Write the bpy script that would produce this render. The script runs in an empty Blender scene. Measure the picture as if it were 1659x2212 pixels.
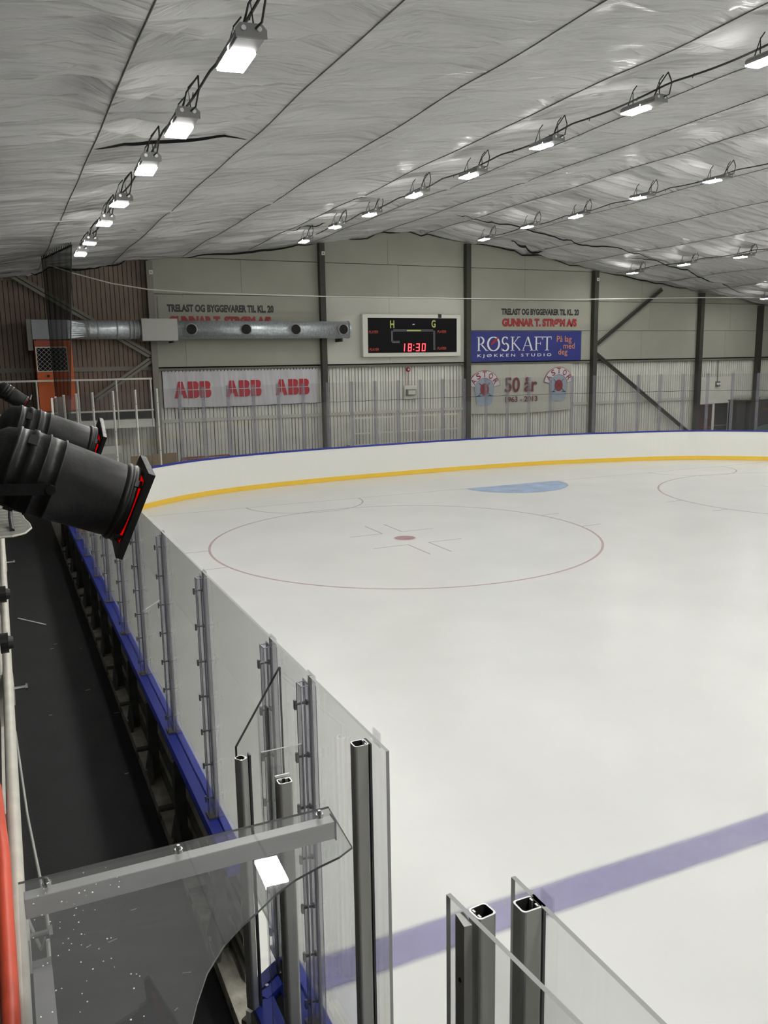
import bpy, math, random
from mathutils import Vector, Matrix, noise
random.seed(7)
S = bpy.context.scene
col = S.collection

# ---------------------------------------------------------------- camera, world, exposure
F_PX, PITCH, YAW, ROLL = 1815.71, 0.17646, 0.42513, -0.01670
CAM = Vector((-8.40446, -17.40034, 4.07459))
cy_, sy_, cp_, sp_ = math.cos(YAW), math.sin(YAW), math.cos(PITCH), math.sin(PITCH)
fw = Vector((sy_*cp_, cy_*cp_, -sp_)); rt = Vector((cy_, -sy_, 0)); up = rt.cross(fw)
r2 = math.cos(ROLL)*rt + math.sin(ROLL)*up; u2 = -math.sin(ROLL)*rt + math.cos(ROLL)*up
cd = bpy.data.cameras.new('camera'); cam = bpy.data.objects.new('camera', cd); col.objects.link(cam)
cam.matrix_world = Matrix(((r2.x, u2.x, -fw.x, CAM.x), (r2.y, u2.y, -fw.y, CAM.y), (r2.z, u2.z, -fw.z, CAM.z), (0, 0, 0, 1)))
cd.sensor_fit = 'VERTICAL'; cd.sensor_height = 24; cd.lens = F_PX/2212*24
cd.clip_start = .05; cd.clip_end = 200
S.camera = cam
W = bpy.data.worlds.new('world'); S.world = W; W.use_nodes = True
W.node_tree.nodes['Background'].inputs[0].default_value = (.8, .85, .9, 1)
W.node_tree.nodes['Background'].inputs[1].default_value = .02
S.view_settings.view_transform = 'Standard'; S.view_settings.look = 'None'
S.view_settings.gamma = 1; S.view_settings.use_curve_mapping = False
S.view_settings.exposure = 1.30
LAMP = 62.0            # emission of the LED panels
try:
    S.cycles.transparent_max_bounces = 48; S.cycles.max_bounces = 10; S.cycles.diffuse_bounces = 5
except Exception: pass

# ---------------------------------------------------------------- materials
M = {}
def mat(name, color, rough=.5, metal=0, spec=.5, noise_amt=0, noise_scale=8, bump=0, bump_scale=40, stretch=(1, 1, 1), emit=None, coat=0):
    m = bpy.data.materials.new(name); m.use_nodes = True; nt = m.node_tree
    b = nt.nodes['Principled BSDF']
    b.inputs['Base Color'].default_value = (*color, 1); b.inputs['Roughness'].default_value = rough
    b.inputs['Metallic'].default_value = metal; b.inputs['Specular IOR Level'].default_value = spec
    if coat: b.inputs['Coat Weight'].default_value = coat
    if noise_amt or bump:
        tc = nt.nodes.new('ShaderNodeTexCoord'); mp = nt.nodes.new('ShaderNodeMapping'); mp.inputs['Scale'].default_value = stretch
        nt.links.new(tc.outputs['Object'], mp.inputs[0])
    if noise_amt:
        n = nt.nodes.new('ShaderNodeTexNoise'); n.inputs['Scale'].default_value = noise_scale; n.inputs['Detail'].default_value = 6
        nt.links.new(mp.outputs[0], n.inputs['Vector'])
        r = nt.nodes.new('ShaderNodeMapRange'); r.inputs['From Min'].default_value = .3; r.inputs['From Max'].default_value = .7
        r.inputs['To Min'].default_value = 1-noise_amt; r.inputs['To Max'].default_value = 1+noise_amt*.5
        nt.links.new(n.outputs['Fac'], r.inputs['Value'])
        v = nt.nodes.new('ShaderNodeVectorMath'); v.operation = 'SCALE'; v.inputs[0].default_value = color
        nt.links.new(r.outputs[0], v.inputs['Scale']); nt.links.new(v.outputs[0], b.inputs['Base Color'])
    if bump:
        n2 = nt.nodes.new('ShaderNodeTexNoise'); n2.inputs['Scale'].default_value = bump_scale; n2.inputs['Detail'].default_value = 5
        nt.links.new(mp.outputs[0], n2.inputs['Vector'])
        bp = nt.nodes.new('ShaderNodeBump'); bp.inputs['Strength'].default_value = bump; bp.inputs['Distance'].default_value = .02 if name != 'canvas' else .16
        nt.links.new(n2.outputs['Fac'], bp.inputs['Height']); nt.links.new(bp.outputs[0], b.inputs['Normal'])
    if emit:
        b.inputs['Emission Color'].default_value = (*emit[0], 1); b.inputs['Emission Strength'].default_value = emit[1]
    M[name] = m; return m
def clear(name, tint, gloss=1.0, body=None, body_amt=0, rough=.0):
    """clear sheet: transparent + fresnel reflection (+ a little body colour)"""
    m = bpy.data.materials.new(name); m.use_nodes = True; nt = m.node_tree
    for n in list(nt.nodes): nt.nodes.remove(n)
    out = nt.nodes.new('ShaderNodeOutputMaterial')
    t = nt.nodes.new('ShaderNodeBsdfTransparent'); t.inputs[0].default_value = (*tint, 1)
    g = nt.nodes.new('ShaderNodeBsdfGlossy'); g.inputs['Roughness'].default_value = rough; g.inputs[0].default_value = (gloss, gloss, gloss, 1)
    fr = nt.nodes.new('ShaderNodeFresnel'); ge = nt.nodes.new('ShaderNodeNewGeometry')
    io = nt.nodes.new('ShaderNodeMapRange'); io.inputs['To Min'].default_value = 1.45; io.inputs['To Max'].default_value = 1/1.45
    nt.links.new(ge.outputs['Backfacing'], io.inputs['Value']); nt.links.new(io.outputs[0], fr.inputs['IOR'])
    mx = nt.nodes.new('ShaderNodeMixShader'); nt.links.new(fr.outputs[0], mx.inputs[0])
    if body_amt:
        d = nt.nodes.new('ShaderNodeBsdfDiffuse'); d.inputs[0].default_value = (*body, 1)
        m2 = nt.nodes.new('ShaderNodeMixShader'); m2.inputs[0].default_value = body_amt
        nt.links.new(t.outputs[0], m2.inputs[1]); nt.links.new(d.outputs[0], m2.inputs[2]); nt.links.new(m2.outputs[0], mx.inputs[1])
    else: nt.links.new(t.outputs[0], mx.inputs[1])
    nt.links.new(g.outputs[0], mx.inputs[2]); nt.links.new(mx.outputs[0], out.inputs[0])
    M[name] = m; return m
def feather(name, color, strength, soft=.35):
    """paint under the ice: line strip with blurred edges, v coordinate across"""
    m = bpy.data.materials.new(name); m.use_nodes = True; nt = m.node_tree
    b = nt.nodes['Principled BSDF']; b.inputs['Base Color'].default_value = (*color, 1); b.inputs['Roughness'].default_value = .3
    uv = nt.nodes.new('ShaderNodeUVMap'); sx = nt.nodes.new('ShaderNodeSeparateXYZ'); nt.links.new(uv.outputs[0], sx.inputs[0])
    a = nt.nodes.new('ShaderNodeMath'); a.operation = 'SUBTRACT'; a.inputs[0].default_value = 1; nt.links.new(sx.outputs[1], a.inputs[1])
    mn = nt.nodes.new('ShaderNodeMath'); mn.operation = 'MINIMUM'; nt.links.new(sx.outputs[1], mn.inputs[0]); nt.links.new(a.outputs[0], mn.inputs[1])
    tc = nt.nodes.new('ShaderNodeTexCoord'); nz = nt.nodes.new('ShaderNodeTexNoise'); nz.inputs['Scale'].default_value = 2.2; nz.inputs['Detail'].default_value = 7
    nt.links.new(tc.outputs['Object'], nz.inputs['Vector'])
    r = nt.nodes.new('ShaderNodeMapRange'); r.interpolation_type = 'SMOOTHSTEP'; r.inputs['From Max'].default_value = soft; r.inputs['To Max'].default_value = strength
    nt.links.new(mn.outputs[0], r.inputs['Value'])
    r3 = nt.nodes.new('ShaderNodeMapRange'); r3.inputs['From Min'].default_value = .3; r3.inputs['From Max'].default_value = .7
    r3.inputs['To Min'].default_value = 1.0; r3.inputs['To Max'].default_value = .72; nt.links.new(nz.outputs['Fac'], r3.inputs['Value'])
    mu = nt.nodes.new('ShaderNodeMath'); mu.operation = 'MULTIPLY'; nt.links.new(r.outputs[0], mu.inputs[0]); nt.links.new(r3.outputs[0], mu.inputs[1])
    nt.links.new(mu.outputs[0], b.inputs['Alpha'])
    M[name] = m; return m

mat('ice', (.755, .765, .745), .27, spec=.35, noise_amt=.05, noise_scale=.5, bump=.06, bump_scale=6)
mat('canvas', (.52, .52, .515), .30, spec=.7, noise_amt=.08, noise_scale=.8, bump=1.0, bump_scale=1.7, stretch=(.09, 2.8, 1))
mat('seam', (.10, .10, .095), .7)
mat('void', (.012, .012, .012), .95)
mat('rubber', (.011, .011, .012), .75, noise_amt=.35, noise_scale=1.5, bump=.3, bump_scale=60)
mat('concrete', (.50, .48, .40), .85, noise_amt=.35, noise_scale=9, bump=.4, bump_scale=30)
mat('board_white', (.88, .88, .83), .35, spec=.4)
mat('board_back', (.66, .65, .52), .7, noise_amt=.15)
mat('kick_yellow', (.95, .63, .07), .4)
mat('cap_blue', (.018, .035, .34), .38, noise_amt=.15, noise_scale=3)
mat('steel_dark', (.055, .055, .045), .6, metal=.3, noise_amt=.2)
mat('frame_steel', (.16, .155, .135), .55, metal=.2, noise_amt=.25)
mat('alu', (.38, .38, .36), .45, metal=.55)
mat('alu_beam', (.62, .62, .60), .45, metal=.4)
mat('alu_bright', (.72, .72, .72), .3, metal=.8)
mat('alu_edge', (.85, .85, .85), .35, metal=.3)
mat('alu_dark', (.02, .02, .02), .6)
mat('chrome', (.55, .55, .55), .25, metal=1)
mat('bolt_steel', (.20, .20, .20), .35, metal=.9)
mat('pane_edge', (.30, .31, .30), .4)
mat('pane_edge_dark', (.05, .055, .055), .35)
clear('pane', (.93, .935, .93), 1.0)
clear('pane_end', (.985, .985, .985), .6, body=(.5, .5, .55), body_amt=.012)
clear('roof_sheet', (.90, .905, .91), 1.15, body=(.45, .45, .46), body_amt=.08)  # grey body mixed in to stand for the canvas reflection
clear('poly', (.985, .985, .995), .5, body=(.6, .6, .72), body_amt=.06, rough=.05)
clear('poly_end', (.85, .85, .88), .5, body=(.42, .42, .47), body_amt=.22, rough=.2)
mat('poly_line', (.34, .34, .42), .4)
mat('siding_white', (.68, .68, .61), .7, noise_amt=.1, noise_scale=2)
mat('siding_brown', (.24, .185, .145), .8, noise_amt=.25, noise_scale=1.2)
mat('panel_grey', (.34, .34, .285), .75, noise_amt=.08, noise_scale=.7)
mat('panel_light', (.52, .52, .46), .75, noise_amt=.05, noise_scale=.7)
mat('girt_grey', (.15, .15, .12), .7)
mat('girt_white', (.50, .50, .45), .7)
mat('brace_grey', (.22, .21, .175), .65)
mat('black_paint', (.012, .012, .012), .5)
mat('red_paint', (.30, .022, .022), .55)
mat('abb_red', (.44, .022, .035), .55)
mat('banner_white', (.56, .56, .58), .7, noise_amt=.05, noise_scale=1.5)
mat('banner_cream', (.46, .46, .40), .7, noise_amt=.05, noise_scale=1.5)
mat('sign_blue', (.018, .028, .20), .45)
mat('sign_white', (.78, .78, .82), .5)
mat('sign_orange', (.75, .28, .12), .5)
mat('dark_red', (.16, .035, .035), .6)
mat('emblem_blue', (.30, .36, .42), .6)
mat('emblem_red', (.26, .035, .05), .6)
mat('score_cream', (.62, .62, .55), .5)
mat('score_black', (.006, .006, .007), .5, spec=.12)
mat('score_yellow', (.55, .60, .16), .5)
mat('score_grey', (.17, .16, .18), .5)
mat('score_red', (.50, .05, .03), .5)
mat('led_red', (.2, .0, .0), .4, emit=((1, .03, .04), 2.6))
mat('led_glow', (.10, .0, .0), .4)
mat('lamp_body', (.20, .20, .20), .5, metal=.3)
mat('lamp_grey', (.26, .26, .26), .5)  # lighter lamp grey, painted for faces lit from the ice below
mat('lamp_light', (.9, .9, .9), .5, emit=((1, .985, .95), LAMP))
mat('cable_black', (.018, .018, .018), .6)
mat('rope_white', (.62, .62, .56), .7)
mat('duct_zinc', (.55, .60, .63), .34, metal=.6, noise_amt=.3, noise_scale=14)
mat('duct_plain', (.36, .36, .33), .5, metal=.2)
mat('duct_box', (.30, .31, .33), .5, metal=.3)
mat('orange', (.66, .13, .025), .5)
mat('orange_dark', (.34, .075, .035), .55)
mat('white_pipe', (.66, .65, .59), .45)
mat('cream_rail', (.56, .54, .47), .45, noise_amt=.12, noise_scale=12)
mat('hose_red', (.72, .09, .04), .45)
mat('spot_black', (.008, .008, .008), .44, spec=.35, noise_amt=.3, noise_scale=14, bump=.15, bump_scale=25)
mat('spot_edge', (.22, .22, .21), .4, metal=.5)
m = mat('gel_red', (.5, .01, .008), .35); nt = m.node_tree; tl = nt.nodes.new('ShaderNodeBsdfTranslucent'); tl.inputs[0].default_value = (1, .03, .02, 1)
gs = nt.nodes.new('ShaderNodeBsdfGlossy'); gs.inputs['Roughness'].default_value = .25; mx = nt.nodes.new('ShaderNodeMixShader'); mx.inputs[0].default_value = .04
nt.links.new(tl.outputs[0], mx.inputs[1]); nt.links.new(gs.outputs[0], mx.inputs[2]); nt.links.new(mx.outputs[0], nt.nodes['Material Output'].inputs[0])
mat('net_grey', (.17, .17, .15), .8, noise_amt=.25, noise_scale=30)
mat('plywood', (.30, .20, .10), .7, noise_amt=.12, noise_scale=6, stretch=(1, 1, 5))
mat('goal_red', (.28, .05, .04), .5)
mat('door_brown', (.055, .028, .028), .6)
mat('dark_box', (.022, .021, .020), .7)
mat('green_sheet', (.05, .075, .06), .8)
mat('stand_dark', (.02, .02, .02), .8)
mat('wall_plain', (.22, .21, .19), .85)
mat('drop', (.8, .8, .8), .08, spec=1)
mat('blue_paint', (.018, .035, .34), .5)
feather('ice_red', (.58, .36, .38), .62)
feather('ice_grey', (.48, .44, .45), .5)
feather('ice_blue', (.33, .31, .52), .88, .22)
feather('ice_crease', (.40, .56, .82), .95, .06)
feather('ice_dot', (.50, .27, .29), .85, .2)
feather('ice_scratch', (.93, .94, .93), .5, .5)
# dark knotted net: fine transparent weave
m = clear('net_dark', (1, 1, 1), 0.0, body=(.10, .11, .10), body_amt=.66)
# ---------------------------------------------------------------- mesh helpers
class MB:
    def __init__(s): s.v = []; s.f = []; s.mi = []; s.uv = {}
    def add(s, vs, fs, mi=0):
        o = len(s.v); s.v += [Vector(v) for v in vs]
        for f in fs: s.f.append(tuple(i+o for i in f)); s.mi.append(mi)
        return s
    def box(s, x0, x1, y0, y1, z0, z1, mi=0):
        vs = [(x, y, z) for z in (z0, z1) for y in (y0, y1) for x in (x0, x1)]
        return s.add(vs, [(0, 2, 3, 1), (4, 5, 7, 6), (0, 1, 5, 4), (2, 6, 7, 3), (0, 4, 6, 2), (1, 3, 7, 5)], mi)
    def bar(s, p, q, w, h, upv=(0, 0, 1), mi=0, mie=None):
        p, q = Vector(p), Vector(q); d = (q-p).normalized(); a = Vector(upv)
        sd = d.cross(a)
        if sd.length < 1e-4: sd = d.cross(Vector((1, 0, 0)))
        sd.normalize(); a = sd.cross(d).normalized(); vs = []
        for c in (p, q):
            for i, j in ((-1, -1), (1, -1), (1, 1), (-1, 1)): vs.append(c+sd*(i*w/2)+a*(j*h/2))
        s.add(vs, [(0, 1, 5, 4), (1, 2, 6, 5), (2, 3, 7, 6), (3, 0, 4, 7)], mi)
        s.add(vs, [(3, 2, 1, 0), (4, 5, 6, 7)], mi if mie is None else mie); return s
    def tube(s, pts, r, n=8, mi=0, cap=True):
        pts = [Vector(p) for p in pts]; rings = []; prev = None
        for i, p in enumerate(pts):
            d = (pts[min(i+1, len(pts)-1)]-pts[max(i-1, 0)]).normalized()
            a = prev if prev is not None else (Vector((0, 0, 1)) if abs(d.z) < .9 else Vector((1, 0, 0)))
            sd = d.cross(a)
            if sd.length < 1e-5: sd = d.cross(Vector((0, 1, 0)))
            sd.normalize(); a = sd.cross(d).normalized(); prev = a
            rr = r[i] if isinstance(r, (list, tuple)) else r
            rings.append([p+sd*rr*math.cos(2*math.pi*k/n)+a*rr*math.sin(2*math.pi*k/n) for k in range(n)])
        vs = [v for R in rings for v in R]; fs = []
        for i in range(len(rings)-1):
            for k in range(n): fs.append((i*n+k, i*n+(k+1) % n, (i+1)*n+(k+1) % n, (i+1)*n+k))
        if cap: fs += [tuple(range(n-1, -1, -1)), tuple((len(rings)-1)*n+k for k in range(n))]
        return s.add(vs, fs, mi)
    def prism(s, poly, d, mi=0, mie=None):
        """poly: list of 3D points, extruded by vector d; side faces get mie"""
        n = len(poly); d = Vector(d); vs = [Vector(p) for p in poly]+[Vector(p)+d for p in poly]
        s.add(vs, [tuple(range(n)), tuple(range(2*n-1, n-1, -1))], mi)
        o = len(s.v)-2*n
        for i in range(n):
            s.f.append((o+i, o+n+i, o+n+(i+1) % n, o+(i+1) % n)); s.mi.append(mi if mie is None else mie)
        return s
    def strip(s, pts, w, z, closed=False):
        """flat strip on ice with uv v across"""
        n = len(pts); L = []; pts = [Vector((p[0], p[1])) for p in pts]
        for i in range(n):
            if closed: a, b = pts[(i-1) % n], pts[(i+1) % n]
            else: a, b = pts[max(i-1, 0)], pts[min(i+1, n-1)]
            d = (b-a).normalized(); nn = Vector((-d.y, d.x))
            L.append((pts[i]+nn*w/2, pts[i]-nn*w/2))
        o = len(s.v)
        for a, b in L: s.v += [Vector((a.x, a.y, z)), Vector((b.x, b.y, z))]
        m_ = n if closed else n-1
        for i in range(m_):
            j = (i+1) % n; fi = len(s.f)
            s.f.append((o+2*i, o+2*i+1, o+2*j+1, o+2*j)); s.mi.append(0); s.uv[fi] = [(0, 1), (0, 0), (0, 0), (0, 1)]
        return s
    def build(s, name, mats, parent=None, smooth=False, bevel=0):
        if not isinstance(mats, (list, tuple)): mats = [mats]
        me = bpy.data.meshes.new(name)
        off = Vector(parent['_o']) if parent is not None and '_o' in parent else Vector((0, 0, 0))
        # own origin: centre of bounds (bottom) for top-level meshes, thing origin for parts
        me.from_pydata([v-off for v in s.v], [], s.f)
        for m_ in mats: me.materials.append(M[m_])
        for p, i in zip(me.polygons, s.mi): p.material_index = i; p.use_smooth = smooth
        if s.uv:
            ul = me.uv_layers.new(name='UVMap')
            for fi, c in s.uv.items():
                for k, li in enumerate(me.polygons[fi].loop_indices): ul.data[li].uv = c[k]
        me.update()
        o = bpy.data.objects.new(name, me); col.objects.link(o)
        if parent is not None: o.parent = parent
        else: o['_o'] = (0.0, 0.0, 0.0)
        if bevel:
            b = o.modifiers.new('bevel', 'BEVEL'); b.width = bevel; b.segments = 2; b.limit_method = 'ANGLE'
        return o
def thing(name, label, cat, loc=(0, 0, 0), group=None, kind=None):
    o = bpy.data.objects.new(name, None); col.objects.link(o); o.location = loc; o['_o'] = tuple(float(a) for a in loc)
    o.empty_display_size = .1
    if label: o['label'] = label
    if cat: o['category'] = cat
    if group: o['group'] = group
    if kind: o['kind'] = kind
    return o
def tag(o, label=None, cat=None, group=None, kind=None):
    for k, v in (('label', label), ('category', cat), ('group', group), ('kind', kind)):
        if v: o[k] = v
    return o
def part(p): p['_o'] = p.parent['_o']; return p       # lets a part carry sub-parts in the same frame
kids = {}
def copy_tree(o, loc=None, label=None, parent=None):
    c = o.copy(); col.objects.link(c)
    if parent: c.parent = parent
    if loc is not None: c.location = loc
    if label: c['label'] = label
    for ch in [x for x in allobj(o)]: copy_tree(ch, parent=c)
    return c
def allobj(o): return list(o.children)
ORD = ['first', 'second', 'third', 'fourth', 'fifth', 'sixth', 'seventh', 'eighth', 'ninth', 'tenth', 'eleventh', 'twelfth',
       'thirteenth', 'fourteenth', 'fifteenth', 'sixteenth', 'seventeenth', 'eighteenth', 'nineteenth', 'twentieth']
ORD += ['twenty-'+o for o in ORD[:9]] + ['thirtieth'] + ['thirty-'+o for o in ORD[:9]] + ['fortieth'] + ['forty-'+o for o in ORD[:9]]

def text(name, s, x0, x1, z0, z1, y, m, parent, bold=0.0, shear=0, thick=.004, rot=0):
    """flat lettering facing -y, fitted to the box x0..x1, z0..z1"""
    cu = bpy.data.curves.new(name, 'FONT'); cu.body = s; cu.offset = bold; cu.shear = shear; cu.resolution_u = 3
    t = bpy.data.objects.new('tmp', cu); col.objects.link(t)
    dg = bpy.context.evaluated_depsgraph_get(); me = bpy.data.meshes.new_from_object(t.evaluated_get(dg))
    bpy.data.objects.remove(t); vs = [v.co.copy() for v in me.vertices]; fs = [tuple(p.vertices) for p in me.polygons]
    bpy.data.meshes.remove(me)
    ax, bx = min(v.x for v in vs), max(v.x for v in vs); ay, by = min(v.y for v in vs), max(v.y for v in vs)
    sx = (x1-x0)/(bx-ax); sz = (z1-z0)/(by-ay); cx, cz = (x0+x1)/2, (z0+z1)/2; out = []
    for v in vs:
        a = x0+(v.x-ax)*sx-cx; b = z0+(v.y-ay)*sz-cz
        out.append((cx+a*math.cos(rot)-b*math.sin(rot), y, cz+a*math.sin(rot)+b*math.cos(rot)))
    return MB().add(out, fs).build(name, m, parent)

# ---------------------------------------------------------------- rink outline
raw = [(-7.30, 1.6), (-7.18, 3.1), (-6.75, 4.7), (-5.95, 6.15), (-4.75, 7.35), (-3.4, 8.42), (-1.8, 9.17), (.6, 9.72), (3.6, 9.98), (7.3, 10.1),
       (11.0, 9.85), (13.9, 9.2), (16.6, 8.3), (18.9, 6.5), (20.3, 4.4), (20.95, 2.0), (21.1, 0)]
def catmull(P, n=8):
    out = []
    for i in range(len(P)-1):
        p0 = Vector(P[max(i-1, 0)]); p1 = Vector(P[i]); p2 = Vector(P[i+1]); p3 = Vector(P[min(i+2, len(P)-1)])
        for k in range(n):
            t = k/n; out.append(.5*((2*p1)+(-p0+p2)*t+(2*p0-5*p1+4*p2-p3)*t*t+(-p0+3*p1-3*p2+p3)*t**3))
    out.append(Vector(P[-1])); return out
def resample(P, step):
    out = [P[0]]; acc = 0
    tot = sum((P[i+1]-P[i]).length for i in range(len(P)-1)); n = max(1, round(tot/step)); st = tot/n; k = 1
    for i in range(len(P)-1):
        L = (P[i+1]-P[i]).length
        while acc+L >= st*k-1e-6 and k < n:
            out.append(P[i].lerp(P[i+1], (st*k-acc)/L)); k += 1
        acc += L
    out.append(P[-1]); return out
curve = resample(catmull(raw), .31)
right_side = [Vector((21.1, y)) for y in (-3, -6, -9, -12, -15, -18, -21, -26, -31, -36)]

# ---------------------------------------------------------------- floors and ice
fl = MB().box(-14, 30, -42, 13, -.30, -.03).build('floor', 'wall_plain'); tag(fl, kind='structure')
icep = [(-7.30, -36)]+[(-7.30, y) for y in (-20, -10, 0)]+[(p.x, p.y) for p in curve]+[(p.x, p.y) for p in right_side]
ice = MB().prism([(x, y, -.02) for x, y in icep], (0, 0, .02)).build('floor', 'ice'); tag(ice, kind='structure')
ice['_o'] = (0., 0., 0.)
def ring(cx, cy, r, a0=0, a1=360, n=96): return [(cx+r*math.cos(math.radians(a0+(a1-a0)*k/n)), cy+r*math.sin(math.radians(a0+(a1-a0)*k/n))) for k in range(n+1)]
Z1 = .004
for cx in (0, 13.74):
    MB().strip(ring(cx, 0, 4.5)[:-1], .075, Z1, True).build('faceoff_circle', 'ice_red', ice)
    d = MB(); n = 40
    d.v = [Vector((cx, 0, Z1))]+[Vector((cx+.30*math.cos(2*math.pi*k/n), .30*math.sin(2*math.pi*k/n), Z1)) for k in range(n)]
    for k in range(n):
        d.f.append((0, 1+k, 1+(k+1) % n)); d.mi.append(0); d.uv[k] = [(0, .5), (0, 0), (0, 0)]
    d.build('faceoff_spot', 'ice_dot', ice)
    for sx in (-1, 1):
        for sy in (-1, 1):
            MB().strip([(cx+sx*1.12, sy*.70), (cx+sx*.26, sy*.70), (cx+sx*.26, sy*.70+.0)], .05, Z1).strip([(cx+sx*.26, sy*.70), (cx+sx*.26, sy*1.78)], .05, Z1).build('faceoff_mark', 'ice_grey', ice)
            MB().strip([(cx+sx*4.45, sy*.86), (cx+sx*5.0, sy*.86)], .05, Z1).build('hash_mark', 'ice_grey', ice)
MB().strip([(-5.85, 6), (20.0, 6)], .045, Z1).build('goal_line', 'ice_grey', ice)
for cx in (-.42, 14.38): MB().strip(ring(cx, 6, 1.75, 180, 360, 48), .06, Z1).build('small_crease', 'ice_grey', ice)
d = MB(); P = ring(6.87, 6, 1.79, 180, 360, 40); d.v = [Vector((6.87, 5.2, Z1+.002))]+[Vector((x, y, Z1+.002)) for x, y in P]
for k in range(40): d.f.append((0, 1+k, 2+k)); d.mi.append(0); d.uv[k] = [(0, .5), (0, .05), (0, .05)]
d.f.append((0, 41, 1)); d.mi.append(0); d.uv[40] = [(0, .5), (0, .05), (0, .05)]
d.build('goal_crease', 'ice_crease', ice)
MB().strip(ring(6.87, 6, 1.81, 320, 360, 14), .05, Z1+.004).build('crease_line', 'ice_red', ice)
MB().strip([(-7.28, -12.60), (21.0, -12.60)], .40, Z1).build('blue_line', 'ice_blue', ice)
# side walk and spectator stand
wk = MB().box(-8.62, -7.47, -41, 9.6, -.03, .30).build('floor', 'rubber'); tag(wk, kind='structure')
kerb = MB().box(-7.47, -7.325, -15.3, 1.4, .30, .40).build('trim_1', 'concrete'); tag(kerb, kind='structure')
st = MB().box(-13.5, -8.62, -41, 9.6, -.03, 2.30).build('floor', 'stand_dark'); tag(st, kind='structure')

# ---------------------------------------------------------------- ceiling canvas
def prof(x): return 8.83-.135*abs(x-6.3)-(.05 if abs(x-6.3) < .3 else 0)
SEAM0, SEAMW = -6.93, 2.25
def canvas_z(x, y):
    k = math.floor((x-SEAM0)/SEAMW); u = (x-SEAM0)/SEAMW-k
    bow = (2*u-1)**2
    edge = min(1.0, 4*u*(1-u)*1.6)
    yy = y+.30*bow+.12*math.sin(k*2.1)
    n1 = noise.noise(Vector((x*.30+k*7.3, yy*1.5, 3.1)))
    n2 = 1-abs(noise.noise(Vector((x*.20+k*3.7, yy*2.9, 9.4))))*2
    n3 = noise.noise(Vector((x*.12, yy*.45, 1.7)))
    n4 = 1-abs(noise.noise(Vector((x*.26+k*1.9, yy*5.5, 5.2))))*2
    amp = .55+.9*max(0, noise.noise(Vector((x*.2, yy*.3, 22.))) + .3)
    z = prof(x)-.055*(1-bow)+edge*amp*(n1*.12+n2*.13+n4*.085)+n3*.05
    z -= .05*max(0, 1-abs((y-1.55)/.10)) if abs(y-1.55) < .1 and x < 5 else 0
    return z
xs = []; k0 = -3
for k in range(-3, 16):
    for j in range(8): xs.append(SEAM0+SEAMW*(k+j/8))
xs = [x for x in xs if -13.6 < x < 28.5]
ys = []; y = -42
while y < -16: ys.append(y); y += .7
while y < 12.0: ys.append(y); y += .05
ys.append(12.05)
mb = MB(); nx = len(xs)
mb.v = [Vector((x, yv, canvas_z(x, yv))) for yv in ys for x in xs]
for j in range(len(ys)-1):
    for i in range(nx-1): mb.f.append((j*nx+i, j*nx+i+1, (j+1)*nx+i+1, (j+1)*nx+i)); mb.mi.append(0)
ceil = mb.build('ceiling', 'canvas', smooth=True); tag(ceil, kind='structure')
rf = MB()
for a, b in ((-14, 6.3), (6.3, 30)): rf.add([(a, -42.3, prof(a)+.5), (b, -42.3, prof(b)+.55), (b, 13, prof(b)+.55), (a, 13, prof(a)+.5)], [(0, 1, 2, 3)])
tag(rf.build('ceiling', 'void'), kind='structure')
for k in range(0, 14):
    x = SEAM0+SEAMW*k
    if x > 27: continue
    MB().tube([(x, yv, canvas_z(x, yv)-.006) for yv in [-16+.4*i for i in range(70)]], .007, 5).build('seam', 'seam', ceil)
def gap_shade(pts, w, name='canvas_gap'):  # black sliver below the closed canvas, painting the dark of an opening
    g = MB(); n = len(pts); L = [Vector(p) for p in pts]; v = []
    N = 24; line = catmull([(p[0], p[1]) for p in pts], 8); n = len(line)
    for i, p in enumerate(line):
        t = i/(n-1); h = w*math.sin(math.pi*t)**.7+.004
        v += [(p.x, p.y, canvas_z(p.x, p.y)-.035), (p.x, p.y-.02, canvas_z(p.x, p.y)-.035-h)]
    g.add(v, [(2*i, 2*i+1, 2*i+3, 2*i+2) for i in range(n-1)])
    return g.build(name, 'void', ceil)
gap_shade([(-6.93, -4.75), (-6.3, -4.55), (-5.5, -4.55), (-4.75, -4.7)], .05)
gap_shade([(-.3, 7.1), (.66, 6.9), (1.4, 6.7)], .03)
gap_shade([(5.3, 7.1), (6.9, 8.1), (8.0, 7.9), (9.9, 8.1), (11.5, 8.35), (13.2, 8.1), (14.9, 8.0)], .05)
gap_shade([(9.5, 10.3), (10.6, 10.8), (11.3, 10.8)], .10)
gap_shade([(13.9, 9.0), (15.5, 8.6), (17.5, 9.2), (19.5, 9.6), (21.5, 10.2)], .05)
gap_shade([(-2.4, 11.7), (-.8, 11.8), (.8, 11.8), (2.3, 11.75)], .07)
gap_shade([(2.7, 11.8), (4.6, 11.85), (6.3, 11.85), (8.3, 11.8)], .05)
gap_shade([(8.8, 11.8), (11, 11.8), (14.4, 11.8)], .06)
gap_shade([(14.8, 11.8), (17, 11.8), (20.2, 11.8)], .05)
gap_shade([(-7.9, 11.8), (-6.4, 11.8), (-5.0, 11.8), (-3.7, 11.8)], .05)

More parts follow.
